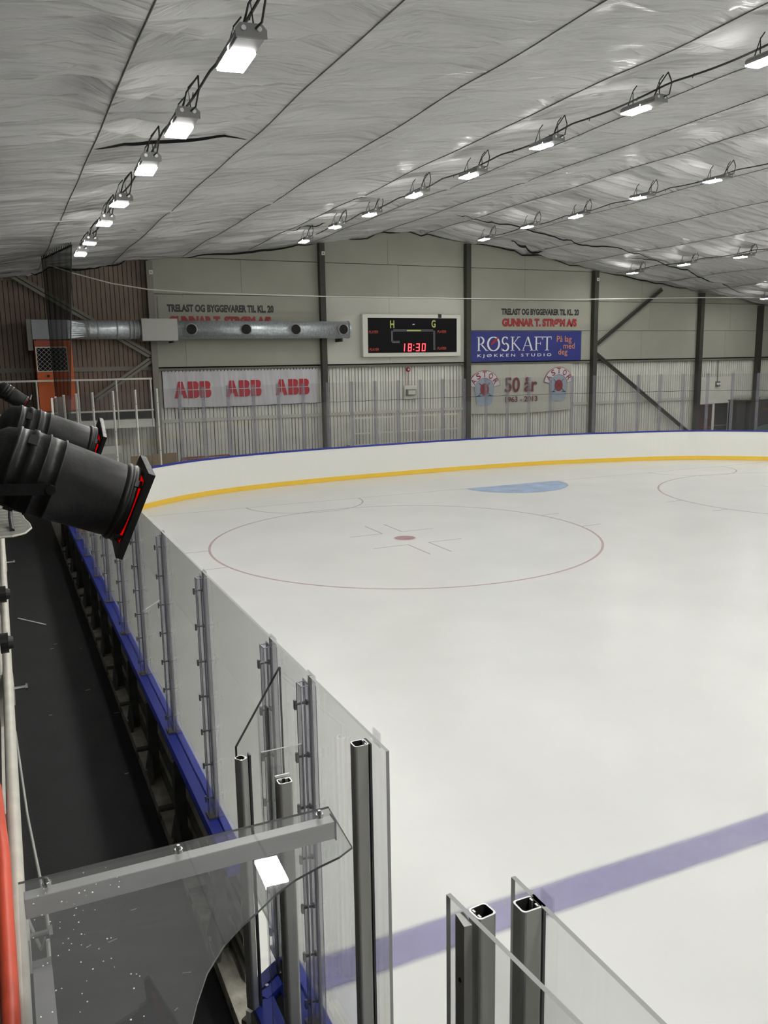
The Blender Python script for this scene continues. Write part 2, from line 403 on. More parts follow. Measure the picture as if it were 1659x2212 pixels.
# ---------------------------------------------------------------- walls
wb = MB().box(-14, 30, 12.06, 12.3, -.03, 9.2).build('wall_back', 'void'); tag(wb, kind='structure'); wb['_o'] = (0., 0., 0.)
s1 = MB(); x = -3.5
while x < 29:
    w = random.choice((.088, .098, .115)); s1.box(x, x+w, 12.0, 12.05, -.03, 3.92); x += w+random.choice((.016, .024, .030))
s1.build('lower_siding', 'siding_white', wb)
MB().box(-3.5, 30, 11.95, 12.0, 2.14, 2.26).build('girt', 'girt_white', wb)
MB().box(-3.5, 30, 11.86, 12.03, 3.90, 3.985).build('girt', 'girt_grey', wb)
cols = [-3.53, 2.50, 8.50, 14.62, 20.50, 24.15]
bays = list(zip(cols, cols[1:]+[30]))
for bi, (a, b) in enumerate(bays):
    zs = [(4.03, 6.42), (6.44, 7.62), (7.64, 9.0)]
    if bi >= 2: zs = [(4.03, 5.22), (5.235, 6.42), (6.44, 7.62), (7.64, 9.0)]
    for zi, (z0, z1) in enumerate(zs):
        cuts = [a, a+(b-a)*(.18 if bi == 0 else .45), b] if zi != 1 else [a, a+(b-a)*.52, b]
        for c0, c1 in zip(cuts, cuts[1:]):
            proud = .06 if (z1 < 6.5) else 0
            MB().box(c0+.004, c1-.004, 11.93-proud, 12.03, z0, z1).build('upper_panel', 'panel_light' if (bi == 1 and z1 < 6.5) else 'panel_grey', wb)
s2 = MB(); x = -13.9
while x < -3.6: s2.box(x, x+.126, 12.0, 12.05, 2.3, 8.0); x += .145
s2.build('brown_siding', 'siding_brown', wb)
MB().box(-14, -3.6, 11.93, 12.0, 3.93, 4.07).build('girt', 'brace_grey', wb)
s3 = MB(); x = -13.9
while x < -3.6: s3.box(x, x+.10, 12.0, 12.05, -.03, 2.28); x += .115
s3.build('lower_siding', 'siding_white', wb)
for nm, bx in (('wall_left', (-14.2, -13.6, -42, 12.3, -.03, 7.5)), ('wall_right', (28.5, 28.8, -42, 12.3, -.03, 7.5)), ('wall_front', (-14.2, 28.8, -42.3, -42, -.03, 9.2))):
    tag(MB().box(*bx).build(nm, 'wall_plain'), kind='structure')

cn = ['leftmost', 'second from left', 'third from left', 'fourth from left', 'fifth from left', 'rightmost']
for i, x in enumerate(cols):
    c = thing('steel_column', f'dark steel column on the end wall, {cn[i]} of six', 'column', (x, 11.75, 0))
    mb = MB(); zt = prof(x)-.05
    mb.box(x-.10, x+.10, 11.64, 11.655, 0, zt).box(x-.10, x+.10, 11.845, 11.86, 0, zt).box(x-.012, x+.012, 11.655, 11.845, 0, zt).box(x-.10, x-.085, 11.655, 11.845, 0, zt)
    mb.build('shaft', 'steel_dark' if i != 0 else 'brace_grey', c)
    MB().box(x-.16, x+.16, 11.60, 11.88, 0, .03).build('base_plate', 'steel_dark', c)
    if i in (0, 1, 3):
        z = zt-.42
        pl = MB().box(x-.02, x+.10, 11.62, 11.64, z, z+.13).build('marker_plate', 'white_pipe', c); tag(pl, 'small white plate with a dark dot')
        MB().tube([(x+.04, 11.621, z+.065), (x+.04, 11.612, z+.065)], .022, 10).build('marker_dot', 'black_paint', part(pl))
def brace(p, q, lab, m='steel_dark', w=.16):
    o = thing('diagonal_brace', lab, 'brace', p)
    d = (Vector(q)-Vector(p)).normalized(); sd = Vector((-d.z, 0, d.x))
    MB().bar(Vector(p)+sd*w*.28, Vector(q)+sd*w*.28, .05, w*.42, sd).build('upper_flange', m, o)
    MB().bar(Vector(p)-sd*w*.28, Vector(q)-sd*w*.28, .05, w*.42, sd).build('lower_flange', m, o)
    MB().bar(Vector(p)+Vector((0, .03, 0)), Vector(q)+Vector((0, .03, 0)), .02, w*.5, sd).build('web', 'steel_dark', o)
brace((14.72, 11.75, 4.62), (18.2, 11.75, 6.98), 'dark diagonal brace rising right from the fourth end wall column')
brace((14.72, 11.75, 4.30), (20.0, 11.75, .75), 'dark diagonal brace falling right from the fourth end wall column')
brace((-8.2, 11.75, 7.25), (-3.62, 11.75, 4.40), 'grey diagonal brace rising left over the brown siding', 'brace_grey', .22)
brace((-3.62, 11.75, 4.30), (-5.5, 11.75, 3.05), 'short grey diagonal brace dropping left above the balcony rail', 'brace_grey', .20)

# ---------------------------------------------------------------- wall signs
for x0, xt0, xt1, lab in ((-3.3, -3.0, .70, 'painted lumber shop lettering behind the silver air duct on the left'), (8.62, 10.10, 13.88, 'painted lumber shop lettering above the blue kitchen sign')):
    o = thing('wall_sign', lab, 'sign', (x0, 11.85, 5.25))
    MB().box(x0, x0+5.75, 11.845, 11.868, 5.24 if x0 > 0 else 4.95, 6.34).build('board', 'panel_grey', o)
    text('black_lettering', 'TRELAST OG BYGGEVARER TIL KL. 20', xt0, xt1, 5.845, 6.10, 11.84, 'black_paint', o, bold=.055)
    text('red_lettering', 'GUNNAR T. STRØM A/S', xt0+.03, xt1-.10, 5.38, 5.73, 11.84, 'red_paint', o, bold=.075)
# blue kitchen studio sign
bs = thing('wall_sign', 'blue kitchen studio sign with white serif lettering on the end wall', 'sign', (11.3, 11.82, 4.0))
MB().box(8.62, 14.0, 11.80, 11.84, 4.02, 5.21).build('board', 'sign_blue', bs)
g = MB(); Y = 11.795
def sb(x0, z0, x1, z1, w):      # slanted stroke with horizontal ends
    g.add([(x0-w/2, Y, z0), (x0+w/2, Y, z0), (x1+w/2, Y, z1), (x1-w/2, Y, z1)], [(0, 1, 2, 3)])
def hb(x0, x1, z, h=.022): g.add([(x0, Y, z-h/2), (x1, Y, z-h/2), (x1, Y, z+h/2), (x0, Y, z+h/2)], [(0, 1, 2, 3)])
def arc(cx, cz, rx, rz, a0, a1, wh, wv, n=20):
    v = []
    for k in range(n+1):
        a = math.radians(a0+(a1-a0)*k/n); c, s_ = math.cos(a), math.sin(a); w = wv*abs(c)+wh*abs(s_)
        v += [(cx+(rx-w/2)*c, Y, cz+(rz-w/2)*s_), (cx+(rx+w/2)*c, Y, cz+(rz+w/2)*s_)]
    g.add(v, [(2*i, 2*i+1, 2*i+3, 2*i+2) for i in range(n)])
B0, T0 = 4.44, 4.99; Hh = T0-B0
xq = 8.95
sb(xq+.09, B0, xq+.09, T0, .07); hb(xq, xq+.19, B0+.01); hb(xq, xq+.2, T0-.01); arc(xq+.14, T0-.145, .17, .14, -90, 90, .022, .07); sb(xq+.46, B0, xq+.19, B0+Hh*.5, .075); hb(xq+.40, xq+.53, B0+.01)
arc(9.72, B0+Hh/2, .26, Hh/2-.01, 0, 360, .025, .08, 40)
xq = 10.10
arc(xq+.16, T0-.15, .13, .14, 40, 270, .03, .06); arc(xq+.16, B0+.15, .15, .15, -140, 90, .03, .07); hb(xq+.26, xq+.28, T0-.06, .10); hb(xq, xq+.02, B0+.06, .10)
xq = 10.52
sb(xq+.09, B0, xq+.09, T0, .07); hb(xq, xq+.18, B0+.01); hb(xq, xq+.18, T0-.01); sb(xq+.12, B0+Hh*.48, xq+.38, T0, .035); sb(xq+.47, B0, xq+.16, B0+Hh*.55, .075); hb(xq+.30, xq+.46, T0-.01); hb(xq+.38, xq+.55, B0+.01)
xq = 11.05
sb(xq+.05, B0, xq+.29, T0, .03); sb(xq+.50, B0, xq+.29, T0, .075); hb(xq+.13, xq+.42, B0+Hh*.36); hb(xq-.03, xq+.13, B0+.01); hb(xq+.40, xq+.58, B0+.01)
xq = 11.66
sb(xq+.09, B0, xq+.09, T0, .07); hb(xq, xq+.18, B0+.01); hb(xq, xq+.38, T0-.012, .03); hb(xq+.09, xq+.30, B0+Hh*.52); hb(xq+.365, xq+.385, T0-.06, .11); hb(xq+.29, xq+.31, B0+Hh*.52, .12)
xq = 12.06
sb(xq+.22, B0, xq+.22, T0, .07); hb(xq, xq+.44, T0-.012, .03); hb(xq+.13, xq+.31, B0+.01); hb(xq, xq+.02, T0-.06, .11); hb(xq+.42, xq+.44, T0-.06, .11)
g.build('serif_lettering', 'sign_white', bs)
text('sub_lettering', 'K J Ø K K E N   S T U D I O', 8.98, 12.5, 4.17, 4.32, 11.795, 'sign_white', bs, bold=.008)
g = MB(); Y = 11.79
g.add([(9.62, Y, 4.66), (9.60, Y, 4.77), (9.72, Y, 4.87), (9.84, Y, 4.93), (9.96, Y, 5.03), (9.88, Y, 4.86), (9.78, Y, 4.76)], [(0, 6, 5, 4, 3, 2, 1)]).build('brush_mark', 'red_paint', bs)
text('slogan', 'På lag', 12.76, 13.50, 4.70, 5.02, Y, 'sign_orange', bs)
text('slogan', 'med', 13.10, 13.66, 4.50, 4.74, Y, 'sign_orange', bs)
text('slogan', 'deg', 12.84, 13.30, 4.19, 4.49, Y, 'sign_orange', bs)
# ABB banner
ab = thing('banner', 'white banner with three red logos hanging under the wall beam', 'banner', (-.5, 11.9, 2.66))
bm = MB(); n = 40
for i in range(n+1):
    x = -3.28+5.52*i/n; bm.v += [Vector((x, 11.88+.015*math.sin(i*1.7), 3.92)), Vector((x, 11.87+.02*math.sin(i*1.1), 2.66-.02*math.sin(math.pi*i/n)))]
for i in range(n): bm.f.append((2*i, 2*i+1, 2*i+3, 2*i+2)); bm.mi.append(0)
bm.build('sheet', 'banner_white', ab)
for a, b in ((-2.92, -1.66), (-1.14, .14), (.66, 1.94)):
    g = MB(); LA = [(0, 0), (.33, 1), (.67, 1), (1, 0), (.70, 0), (.63, .22), (.37, .22), (.30, 0)]
    LB = [(0, 0), (0, 1), (.72, 1), (.92, .92), (.97, .75), (.88, .55), (.88, .50), (1, .38), (1, .20), (.92, .07), (.75, 0)]
    wl = (b-a)*.345; hl = .56
    for x_, P_ in ((a, LA), (a+(b-a)*.375, LB), (a+(b-a)*.70, LB)):
        ww = wl if P_ is LA else (b-a)*.30
        g.prism([(x_+px*ww, 11.838, 2.97+pz*hl) for px, pz in P_], (0, .004, 0))
    t = g.build('logo', 'abb_red', ab)
    g = MB(); g.box(a-.02, b+.02, 11.828, 11.836, 3.235, 3.26)
    for f in (.172, .375+.13, .70+.13): g.box(a+(b-a)*f-.012, a+(b-a)*f+.012, 11.828, 11.836, 2.95, 3.55)
    g.build('logo_cut', 'banner_white', part(t))
ey = MB()
for i in range(46): x = -3.2+5.4*i/45; ey.box(x-.008, x+.008, 11.83, 11.86, 3.86, 3.92)
ey.build('lashing', 'black_paint', ab)
# club anniversary banner
cb = thing('banner', 'cream club anniversary banner with two crests, below the blue sign', 'banner', (11.1, 11.9, 1.95))
bm = MB()
for i in range(n+1):
    x = 8.64+4.96*i/n; bm.v += [Vector((x, 11.88+.012*math.sin(i*1.3), 3.90)), Vector((x, 11.88+.015*math.sin(i*.9), 1.98-.06*math.sin(math.pi*i/n)))]
for i in range(n): bm.f.append((2*i, 2*i+1, 2*i+3, 2*i+2)); bm.mi.append(0)
bm.build('sheet', 'banner_cream', cb)
text('lettering', '50 år', 10.30, 11.86, 2.78, 3.38, 11.84, 'dark_red', cb, bold=.02)
text('lettering', '1963 - 2013', 10.32, 11.88, 2.38, 2.61, 11.84, 'dark_red', cb, bold=.015)
for cx, cz in ((9.34, 2.95), (12.93, 3.02)):
    g = MB(); Y = 11.85
    g.prism([(cx-.48, Y, cz+.18), (cx-.36, Y, cz-.60), (cx-.16, Y, cz-.68), (cx+.16, Y, cz-.68), (cx+.36, Y, cz-.60), (cx+.48, Y, cz+.18), (cx+.28, Y, cz+.42), (cx, Y, cz+.50), (cx-.28, Y, cz+.42)], (0, .01, 0))
    e = part(g.build('crest', 'emblem_blue', cb))
    def band(r0, r1, a0, a1, y, m_, nm):
        b_ = MB(); v = []
        for k in range(25):
            a = math.radians(a0+(a1-a0)*k/24); v += [(cx+r0*math.cos(a), y, cz-.02+r0*math.sin(a)), (cx+r1*math.cos(a), y, cz-.02+r1*math.sin(a))]
        b_.add(v, [(2*i, 2*i+1, 2*i+3, 2*i+2) for i in range(24)]); b_.build(nm, m_, e)
    band(.44, .76, 12, 168, 11.842, 'emblem_red', 'crest_border'); band(.455, .74, 13, 167, 11.838, 'banner_white', 'crest_band')
    for ch, a in zip('ASTOR', (148, 119, 90, 61, 32)):
        ar = math.radians(a); px, pz = cx+.60*math.cos(ar), cz-.02+.60*math.sin(ar)
        text('crest_letter', ch, px-.095, px+.095, pz-.12, pz+.12, 11.834, 'emblem_red', e, bold=.02, rot=ar-math.pi/2)
    g = MB(); g.bar((cx-.25, 11.838, cz+.24), (cx+.28, 11.838, cz-.26), .008, .025, (0, 1, 0)).bar((cx+.25, 11.838, cz+.24), (cx-.28, 11.838, cz-.26), .008, .025, (0, 1, 0))
    g.box(cx+.18, cx+.36, 11.834, 11.842, cz-.29, cz-.26).box(cx-.36, cx-.18, 11.834, 11.842, cz-.29, cz-.26); g.build('crossed_sticks', 'black_paint', e)
    g = MB(); g.prism([(cx+.20*math.cos(t*math.pi/12), 11.83, cz-.02+.24*math.sin(t*math.pi/12)) for t in range(24)], (0, .006, 0)); g.build('crest_ball', 'emblem_red', e)

# scoreboard
sc = thing('scoreboard', 'black scoreboard with cream frame showing red 18:30', 'scoreboard', (6.1, 11.8, 4.28))
MB().box(4.02, 8.14, 11.70, 11.86, 4.27, 5.82).build('housing', 'score_cream', sc, bevel=.01)
g = MB(); g.box(4.02, 8.14, 11.66, 11.70, 5.69, 5.82).box(4.02, 8.14, 11.66, 11.70, 4.27, 4.41).box(4.02, 4.22, 11.66, 11.70, 4.41, 5.69).box(7.97, 8.14, 11.66, 11.70, 4.41, 5.69)
g.build('frame', 'score_cream', sc)
MB().box(4.22, 7.97, 11.68, 11.70, 4.41, 5.69).build('display_panel', 'score_black', sc)
Y = 11.675
text('team_letter', 'H', 5.14, 5.31, 5.32, 5.60, Y, 'score_yellow', sc, bold=.02); text('team_letter', 'G', 6.88, 7.05, 5.34, 5.62, Y, 'score_yellow', sc, bold=.02)
MB().box(6.07, 6.16, Y, Y+.004, 5.44, 5.475).build('dash', 'sign_white', sc)
for x0, z0 in ((4.26, 5.13), (4.28, 4.49), (7.13, 5.14), (7.13, 4.51)):
    text('player_lettering', 'PLAYER', x0, x0+.38, z0, z0+.10, Y, 'score_red', sc, bold=.01, shear=.2)
g = MB()
for z in (5.20, 5.245): g.box(5.26, 6.95, Y, Y+.004, z, z+.022)
for x in (5.18, 5.225): g.box(x, x+.022, Y, Y+.004, 4.82, 5.22)
for z in (4.78, 4.825): g.box(5.22, 5.53, Y, Y+.004, z, z+.022)
for x in (6.96, 7.005): g.box(x, x+.022, Y, Y+.004, 4.50, 5.22)
g.build('guide_line', 'score_grey', sc)
MB().box(5.83, 6.42, Y-.004, Y, 5.205, 5.255).build('name_strip', 'score_yellow', sc)
SEG = {'1': 'bc', '8': 'abcdefg', '3': 'abcdg', '0': 'abcdef'}
def digit(ch, x, z, w, h):
    g = MB(); t = .032; sh = .02
    rects = {'a': (0, h-t, w, h), 'g': (0, h/2-t/2, w, h/2+t/2), 'd': (0, 0, w, t), 'f': (0, h/2, t, h), 'b': (w-t, h/2, w, h), 'e': (0, 0, t, h/2), 'c': (w-t, 0, w, h/2)}
    for s_ in SEG[ch]:
        a, b, c, d_ = rects[s_]; g.add([(x+a+sh*b/h, Y-.003, z+b), (x+c+sh*b/h, Y-.003, z+b), (x+c+sh*d_/h, Y-.003, z+d_), (x+a+sh*d_/h, Y-.003, z+d_)], [(0, 1, 2, 3)])
    g.build('clock_digit', 'led_red', sc)
digit('1', 5.60, 4.46, .13, .29); digit('8', 5.86, 4.46, .15, .29); digit('3', 6.20, 4.46, .15, .29); digit('0', 6.45, 4.46, .15, .29)
MB().box(6.09, 6.125, Y-.003, Y, 4.51, 4.545).box(6.095, 6.13, Y-.003, Y, 4.67, 4.705).build('clock_colon', 'led_red', sc)
MB().box(7.16, 7.28, 11.62, 11.70, 5.70, 5.84).build('sensor_box', 'black_paint', sc)
# fire bell and speaker
o = thing('alarm_bell', 'small round red alarm bell under the beam below the scoreboard', 'alarm', (5.94, 11.85, 3.78))
MB().tube([(5.94, 11.86, 3.78), (5.94, 11.80, 3.78), (5.94, 11.78, 3.78)], [.09, .09, .05], 16).build('bell', 'emblem_red', o)
MB().tube([(5.94, 11.775, 3.78), (5.94, 11.765, 3.78)], .035, 12).build('hub', 'white_pipe', o)
MB().tube([(5.94, 11.93, 3.70), (5.94, 11.93, 3.1)], .008, 6).build('wire', 'red_paint', o)
o = thing('wall_lamp', 'grey rectangular floodlight on the white siding below the alarm bell', 'lamp', (6.05, 11.8, 2.9))
MB().box(5.80, 6.34, 11.88, 11.94, 2.66, 3.18).build('back_plate', 'siding_white', o)
MB().box(5.86, 6.24, 11.74, 11.86, 2.80, 3.03).build('housing', 'brace_grey', o); MB().box(5.90, 6.20, 11.73, 11.74, 2.84, 2.99).build('lens', 'score_cream', o)
MB().box(6.0, 6.08, 11.86, 11.88, 2.85, 2.95).build('arm', 'brace_grey', o)
# white rack behind the end boards
o = thing('storage_rack', 'white slatted rack standing against the end wall under the scoreboard', 'rack', (5.6, 11.5, 0))
g = MB()
for z in (2.02, 1.45, 1.02, .55): g.box(3.3, 7.9, 11.40, 11.44, z, z+.05)
g.build('rail', 'white_pipe', o)
for x in (3.3, 4.22, 5.14, 6.06, 6.98, 7.86): MB().box(x, x+.04, 11.36, 11.40, -.03, 2.08).build('post', 'white_pipe', o)
MB().box(3.3, 7.9, 11.44, 11.75, 1.0, 1.03).build('shelf', 'girt_grey', o)
# doors and boxes at right
o = thing('door_1', None, None, (21.15, 11.95, 0), kind='structure')
MB().box(20.75, 21.60, 11.90, 11.95, 0, 1.92).build('leaf', 'door_brown', o); MB().box(20.68, 20.75, 11.88, 11.98, 0, 1.98).box(21.60, 21.67, 11.88, 11.98, 0, 1.98).box(20.68, 21.67, 11.88, 11.98, 1.92, 2.0).build('frame', 'white_pipe', o)
MB().box(21.42, 21.52, 11.86, 11.90, .86, .92).build('handle', 'chrome', o); MB().box(20.75, 21.60, 11.885, 11.90, .84, .87).build('push_bar', 'red_paint', o)
o = thing('door_2', None, None, (22.2, 11.95, 0), kind='structure')
MB().box(21.80, 22.58, 11.92, 11.96, 0, 1.94).build('leaf', 'dark_box', o); MB().box(22.58, 22.66, 11.88, 11.98, 0, 2.0).build('frame', 'white_pipe', o)
MB().box(21.80, 22.58, 11.90, 11.92, .9, .93).build('push_bar', 'brace_grey', o)
o = MB().box(20.65, 22.75, 11.94, 11.985, 0, 3.15).build('door_surround', 'siding_white'); tag(o, 'pale flat wall boarding around the dark doors on the right', 'panel')
o = thing('storage_crate', 'large charcoal crate behind the boards at the far right', 'crate', (23.9, 11.0, 0))
MB().box(22.95, 24.9, 10.9, 11.55, 0, 2.02).build('body', 'dark_box', o, bevel=.03); MB().box(22.9, 24.95, 10.87, 11.58, 2.02, 2.08).build('lid', 'black_paint', o)
MB().box(23.7, 24.1, 10.87, 10.9, 1.6, 1.68).build('handle', 'steel_dark', o)
o = thing('storage_crate', 'narrow charcoal crate standing between the doors and the large crate', 'crate', (22.6, 11.3, 0))
MB().box(22.30, 22.85, 11.1, 11.6, 0, 2.05).build('body', 'dark_box', o, bevel=.03); MB().box(22.28, 22.87, 11.08, 11.62, 2.05, 2.1).build('lid', 'black_paint', o)
g = MB(); v = []
for i in range(13):
    for j in range(7):
        a = i/12; b = j/6; v.append((22.7+1.9*a, 10.4+.45*b, .55+.42*math.sin(math.pi*a)**.6*math.sin(math.pi*b)**.5+.04*math.sin(7*a+5*b)))
g.add(v, [(i*7+j, i*7+j+1, (i+1)*7+j+1, (i+1)*7+j) for i in range(12) for j in range(6)]); g.box(22.7, 24.6, 10.4, 10.85, 0, .56)
o = g.build('covered_bundle', 'green_sheet', smooth=True); tag(o, 'low grey-green tarpaulin bundle in front of the large crate', 'bundle')
o = thing('emergency_light', 'small white emergency light with its conduit left of the rightmost column', 'lamp', (21.9, 11.85, 2.8))
MB().box(21.75, 21.98, 11.85, 11.93, 2.72, 2.95).build('housing', 'girt_grey', o)
for dx in (0, .13): MB().tube([(21.80+dx, 11.85, 2.84), (21.80+dx, 11.76, 2.80)], .05, 12).build('lamp_head', 'sign_white', o)
MB().tube([(21.86, 11.92, 2.95), (21.86, 11.92, 3.9)], .02, 6).build('conduit', 'girt_grey', o)

# ---------------------------------------------------------------- air duct and heater
du = thing('air_duct', 'long galvanised air duct with four round nozzles on the end wall', 'duct', (-2, 11.3, 5.24))
ZC, YC, R = 5.24, 11.28, .295
MB().tube([(-3.0, YC, ZC), (3.28, YC, ZC)], R, 32).build('spiral_tube', 'duct_zinc', du, smooth=True)
g = MB()
for i in range(62):
    x = -2.75+i*.098; g.tube([(x, YC, ZC), (x+.006, YC, ZC)], R+.004, 32, cap=False)
g.build('spiral_seam', 'duct_plain', du)
MB().tube([(3.24, YC, ZC), (3.29, YC, ZC)], R+.014, 32).tube([(.38, YC, ZC), (.46, YC, ZC)], R+.01, 32).build('end_collar', 'duct_zinc', du)
for x in (-2.42, -.58, 1.18, 2.95):
    nz = MB().tube([(x, YC-R+.05, ZC+.0), (x, YC-R-.08, ZC)], .175, 24, cap=False).tube([(x, YC-R-.07, ZC), (x, YC-R-.09, ZC)], .20, 24).build('nozzle', 'alu_bright', du, smooth=True)
    MB().tube([(x, YC-R-.096, ZC), (x, YC-R-.0915, ZC)], .165, 24).build('nozzle_opening', 'void', part(nz))  # flat black disc painting the shade inside the nozzle
MB().box(-4.0, -2.86, YC-.34, YC+.34, 4.88, 5.58).build('joint_box', 'duct_plain', du)
g = MB().tube([(-5.75, YC, ZC), (-5.6, YC, ZC), (-5.5, YC, ZC), (-4.0, YC, ZC)], [R, R, R+.0, R], 32)
g.build('smooth_tube', 'duct_zinc', du, smooth=True)
g = MB()
for x in (-5.72, -5.62, -5.35, -4.75, -4.35, -4.22, -4.1): g.tube([(x, YC, ZC), (x+.03, YC, ZC)], R+.018, 32)
g.build('collar', 'duct_plain', du)
g = MB(); sq = [(-1, -1), (1, -1), (1, 1), (-1, 1)]; n = 32; v = []
for k in range(n):
    a = 2*math.pi*k/n; c, s_ = math.cos(a), math.sin(a); q = max(abs(c), abs(s_)); v.append((-6.25, YC+.30*c/q, ZC+.29*s_/q))
for k in range(n): a = 2*math.pi*k/n; v.append((-5.72, YC+R*math.cos(a), ZC+R*math.sin(a)))
g.add(v, [(k, (k+1) % n, n+(k+1) % n, n+k) for k in range(n)]); g.build('transition', 'duct_zinc', du)
MB().box(-7.28, -6.25, YC-.32, YC+.32, 4.93, 5.53).build('plenum', 'duct_box', du, bevel=.01)
MB().box(-7.42, -7.28, YC-.28, YC+.45, 4.6, 5.55).build('back_duct', 'brace_grey', du)
for x in (-3.0, 3.0): MB().box(x, x+.05, YC-.05, 11.86, ZC-.42, ZC-.30).build('bracket', 'steel_dark', du)
ht = thing('air_heater', 'orange cabinet air heater with a black grille under the duct', 'heater', (-6.7, 11.2, 2.3))
MB().box(-7.24, -6.16, 10.95, 11.65, 2.72, 4.91).build('cabinet', 'orange', ht, bevel=.015)
MB().box(-7.25, -6.4, 10.93, 10.96, 4.72, 4.90).build('top_band', 'orange_dark', ht)
MB().box(-7.25, -6.15, 10.93, 11.66, 2.5, 2.72).build('base', 'steel_dark', ht)
MB().box(-7.20, -6.34, 10.925, 10.95, 3.98, 4.68).build('grille', 'score_black', ht)
g = MB(); X0, X1, Z0, Z2 = -7.20, -6.34, 3.98, 4.68
for a in range(-7, 14):
    for sgn in (1, -1):
        xa = X0+a*.14; pts = []
        p0 = Vector((xa, 10.92, Z0 if sgn > 0 else Z2)); 
        t0 = max(0, X0-xa); t1 = min(Z2-Z0, X1-xa)
        if t1 > t0: g.bar((xa+t0, 10.918, p0.z+sgn*t0), (xa+t1, 10.918, p0.z+sgn*t1), .008, .012)
g.build('grille_lattice', 'duct_plain', ht)
MB().box(X0-.03, X1+.03, 10.91, 10.93, Z2, Z2+.03).box(X0-.03, X1+.03, 10.91, 10.93, Z0-.03, Z0).box(X0-.03, X0, 10.91, 10.93, Z0, Z2).box(X1, X1+.03, 10.91, 10.93, Z0, Z2).build('grille_frame', 'white_pipe', ht)
MB().box(-6.95, -6.88, 10.93, 10.95, 3.78, 3.86).build('switch', 'black_paint', ht)

# balcony behind the left corner
bc = thing('balcony', 'cream walkway balcony behind the left corner of the rink', 'balcony', (-6, 11, 2.2))
MB().box(-13.5, -3.85, 10.62, 11.9, 2.40, 2.46).build('deck', 'girt_grey', bc)
MB().box(-13.5, -3.85, 10.56, 10.62, 2.14, 2.40).build('fascia', 'siding_white', bc)
MB().box(-13.5, -3.85, 10.58, 10.60, 2.44, 2.66).build('toe_gap', 'black_paint', bc)  # solid black strip painting the shade of the opening under the rail
rl = part(MB().box(-13.5, -3.85, 10.54, 10.60, 3.65, 3.705).build('top_rail', 'white_pipe', bc))
MB().box(-13.5, -3.85, 10.55, 10.59, 2.66, 2.71).build('lower_rail', 'white_pipe', bc)
for x in (-12, -9.7, -7.30, -6.12, -4.96, -3.90): MB().tube([(x, 10.57, 2.14), (x, 10.57, 3.68)], .028, 8).build('baluster', 'white_pipe', bc)
for x in (-9, -6.6, -4.2): MB().box(x, x+.1, 11.0, 11.1, -.03, 2.4).build('leg', 'girt_white', bc)
# things stored behind the left corner boards
for x0, x1, y, z, lab in ((-4.62, -3.98, 10.95, 1.17, 'left plywood sheet leaning behind the end boards'), (-3.93, -3.12, 11.05, 1.20, 'right plywood sheet leaning behind the end boards, beside the red goal')):
    o = thing('plywood_sheet', lab, 'board', (x0, y, 0))
    MB().box(x0, x1, y, y+.02, -.02, z).build('sheet', 'plywood', o)
    g = MB()
    for zz in (.95, 1.05): g.box((x0+x1)/2-.03, (x0+x1)/2+.03, y-.004, y, zz, zz+.015)
    g.build('stamp_mark', 'brace_grey', o)
o = thing('hockey_goal', 'red pipe hockey goal stored behind the end boards', 'goal', (-2.2, 11, 0))
MB().tube([(-3.0, 10.9, -.02), (-3.0, 10.9, 1.02), (-1.36, 10.9, 1.04), (-1.36, 10.9, -.02)], .03, 8).build('front_frame', 'goal_red', o)
MB().tube([(-3.0, 10.9, 1.0), (-2.9, 11.5, .9), (-1.45, 11.5, .9), (-1.36, 10.9, 1.0)], .02, 8).tube([(-2.9, 11.5, .9), (-2.9, 11.6, 0)], .02, 8).tube([(-1.45, 11.5, .9), (-1.45, 11.6, 0)], .02, 8).build('rear_frame', 'goal_red', o)
g = MB()
for i in range(14): x = -2.98+1.6*i/13; g.tube([(x, 10.92, 1.0), (x, 11.5, .88), (x, 11.6, .0)], .004, 4)
g.build('netting', 'white_pipe', o)
o = thing('equipment_cabinet', 'grey low cabinet below the balcony behind the corner glass', 'cabinet', (-5.6, 11.1, 0))
MB().box(-6.0, -4.9, 10.95, 11.5, 0, 1.55).build('body', 'panel_light', o); MB().box(-6.0, -4.9, 10.93, 10.95, 1.3, 1.55).build('front_board', 'siding_white', o); MB().box(-5.5, -5.3, 10.92, 10.94, 1.0, 1.04).build('handle', 'steel_dark', o)

# protective net bundle and its rope
nt_ = thing('safety_net', 'dark gathered safety net hanging from the canvas at the left corner', 'net', (-6.85, 6.8, 2.3))
g = MB(); NU, NV = 22, 30; v = []
for j in range(NV+1):
    t = j/NV
    A = Vector((-6.99, 7.9, 6.97)).lerp(Vector((-6.93, 7.6, 2.35)), t); B = Vector((-6.42, 5.6, 7.06)).lerp(Vector((-6.80, 5.6, 2.40)), t)
    for i in range(NU+1):
        s_ = i/NU; p = A.lerp(B, s_); amp = .014
        v.append(p+Vector((amp*math.sin(s_*26), amp*math.cos(s_*22+t), 0)))
g.add(v, [(j*(NU+1)+i, j*(NU+1)+i+1, (j+1)*(NU+1)+i+1, (j+1)*(NU+1)+i) for j in range(NV) for i in range(NU)]); g.build('netting', 'net_dark', nt_, smooth=True)
MB().tube([v[0], v[NU]], .025, 6).build('head_rope', 'cable_black', nt_)
MB().tube([v[j*(NU+1)+NU] for j in range(NV+1)], .014, 6).build('edge_rope', 'cable_black', nt_)
MB().tube([v[j*(NU+1)] for j in range(NV+1)], .014, 6).build('edge_rope', 'cable_black', nt_)
g = MB()
for i in range(18):
    t = i/17; p = Vector((-6.99, 7.9, 6.97)).lerp(Vector((-6.42, 5.6, 7.06)), t); g.tube([p, p+Vector((0, 0, .10))], .012, 5)
g.build('hanging_ring', 'cable_black', nt_)
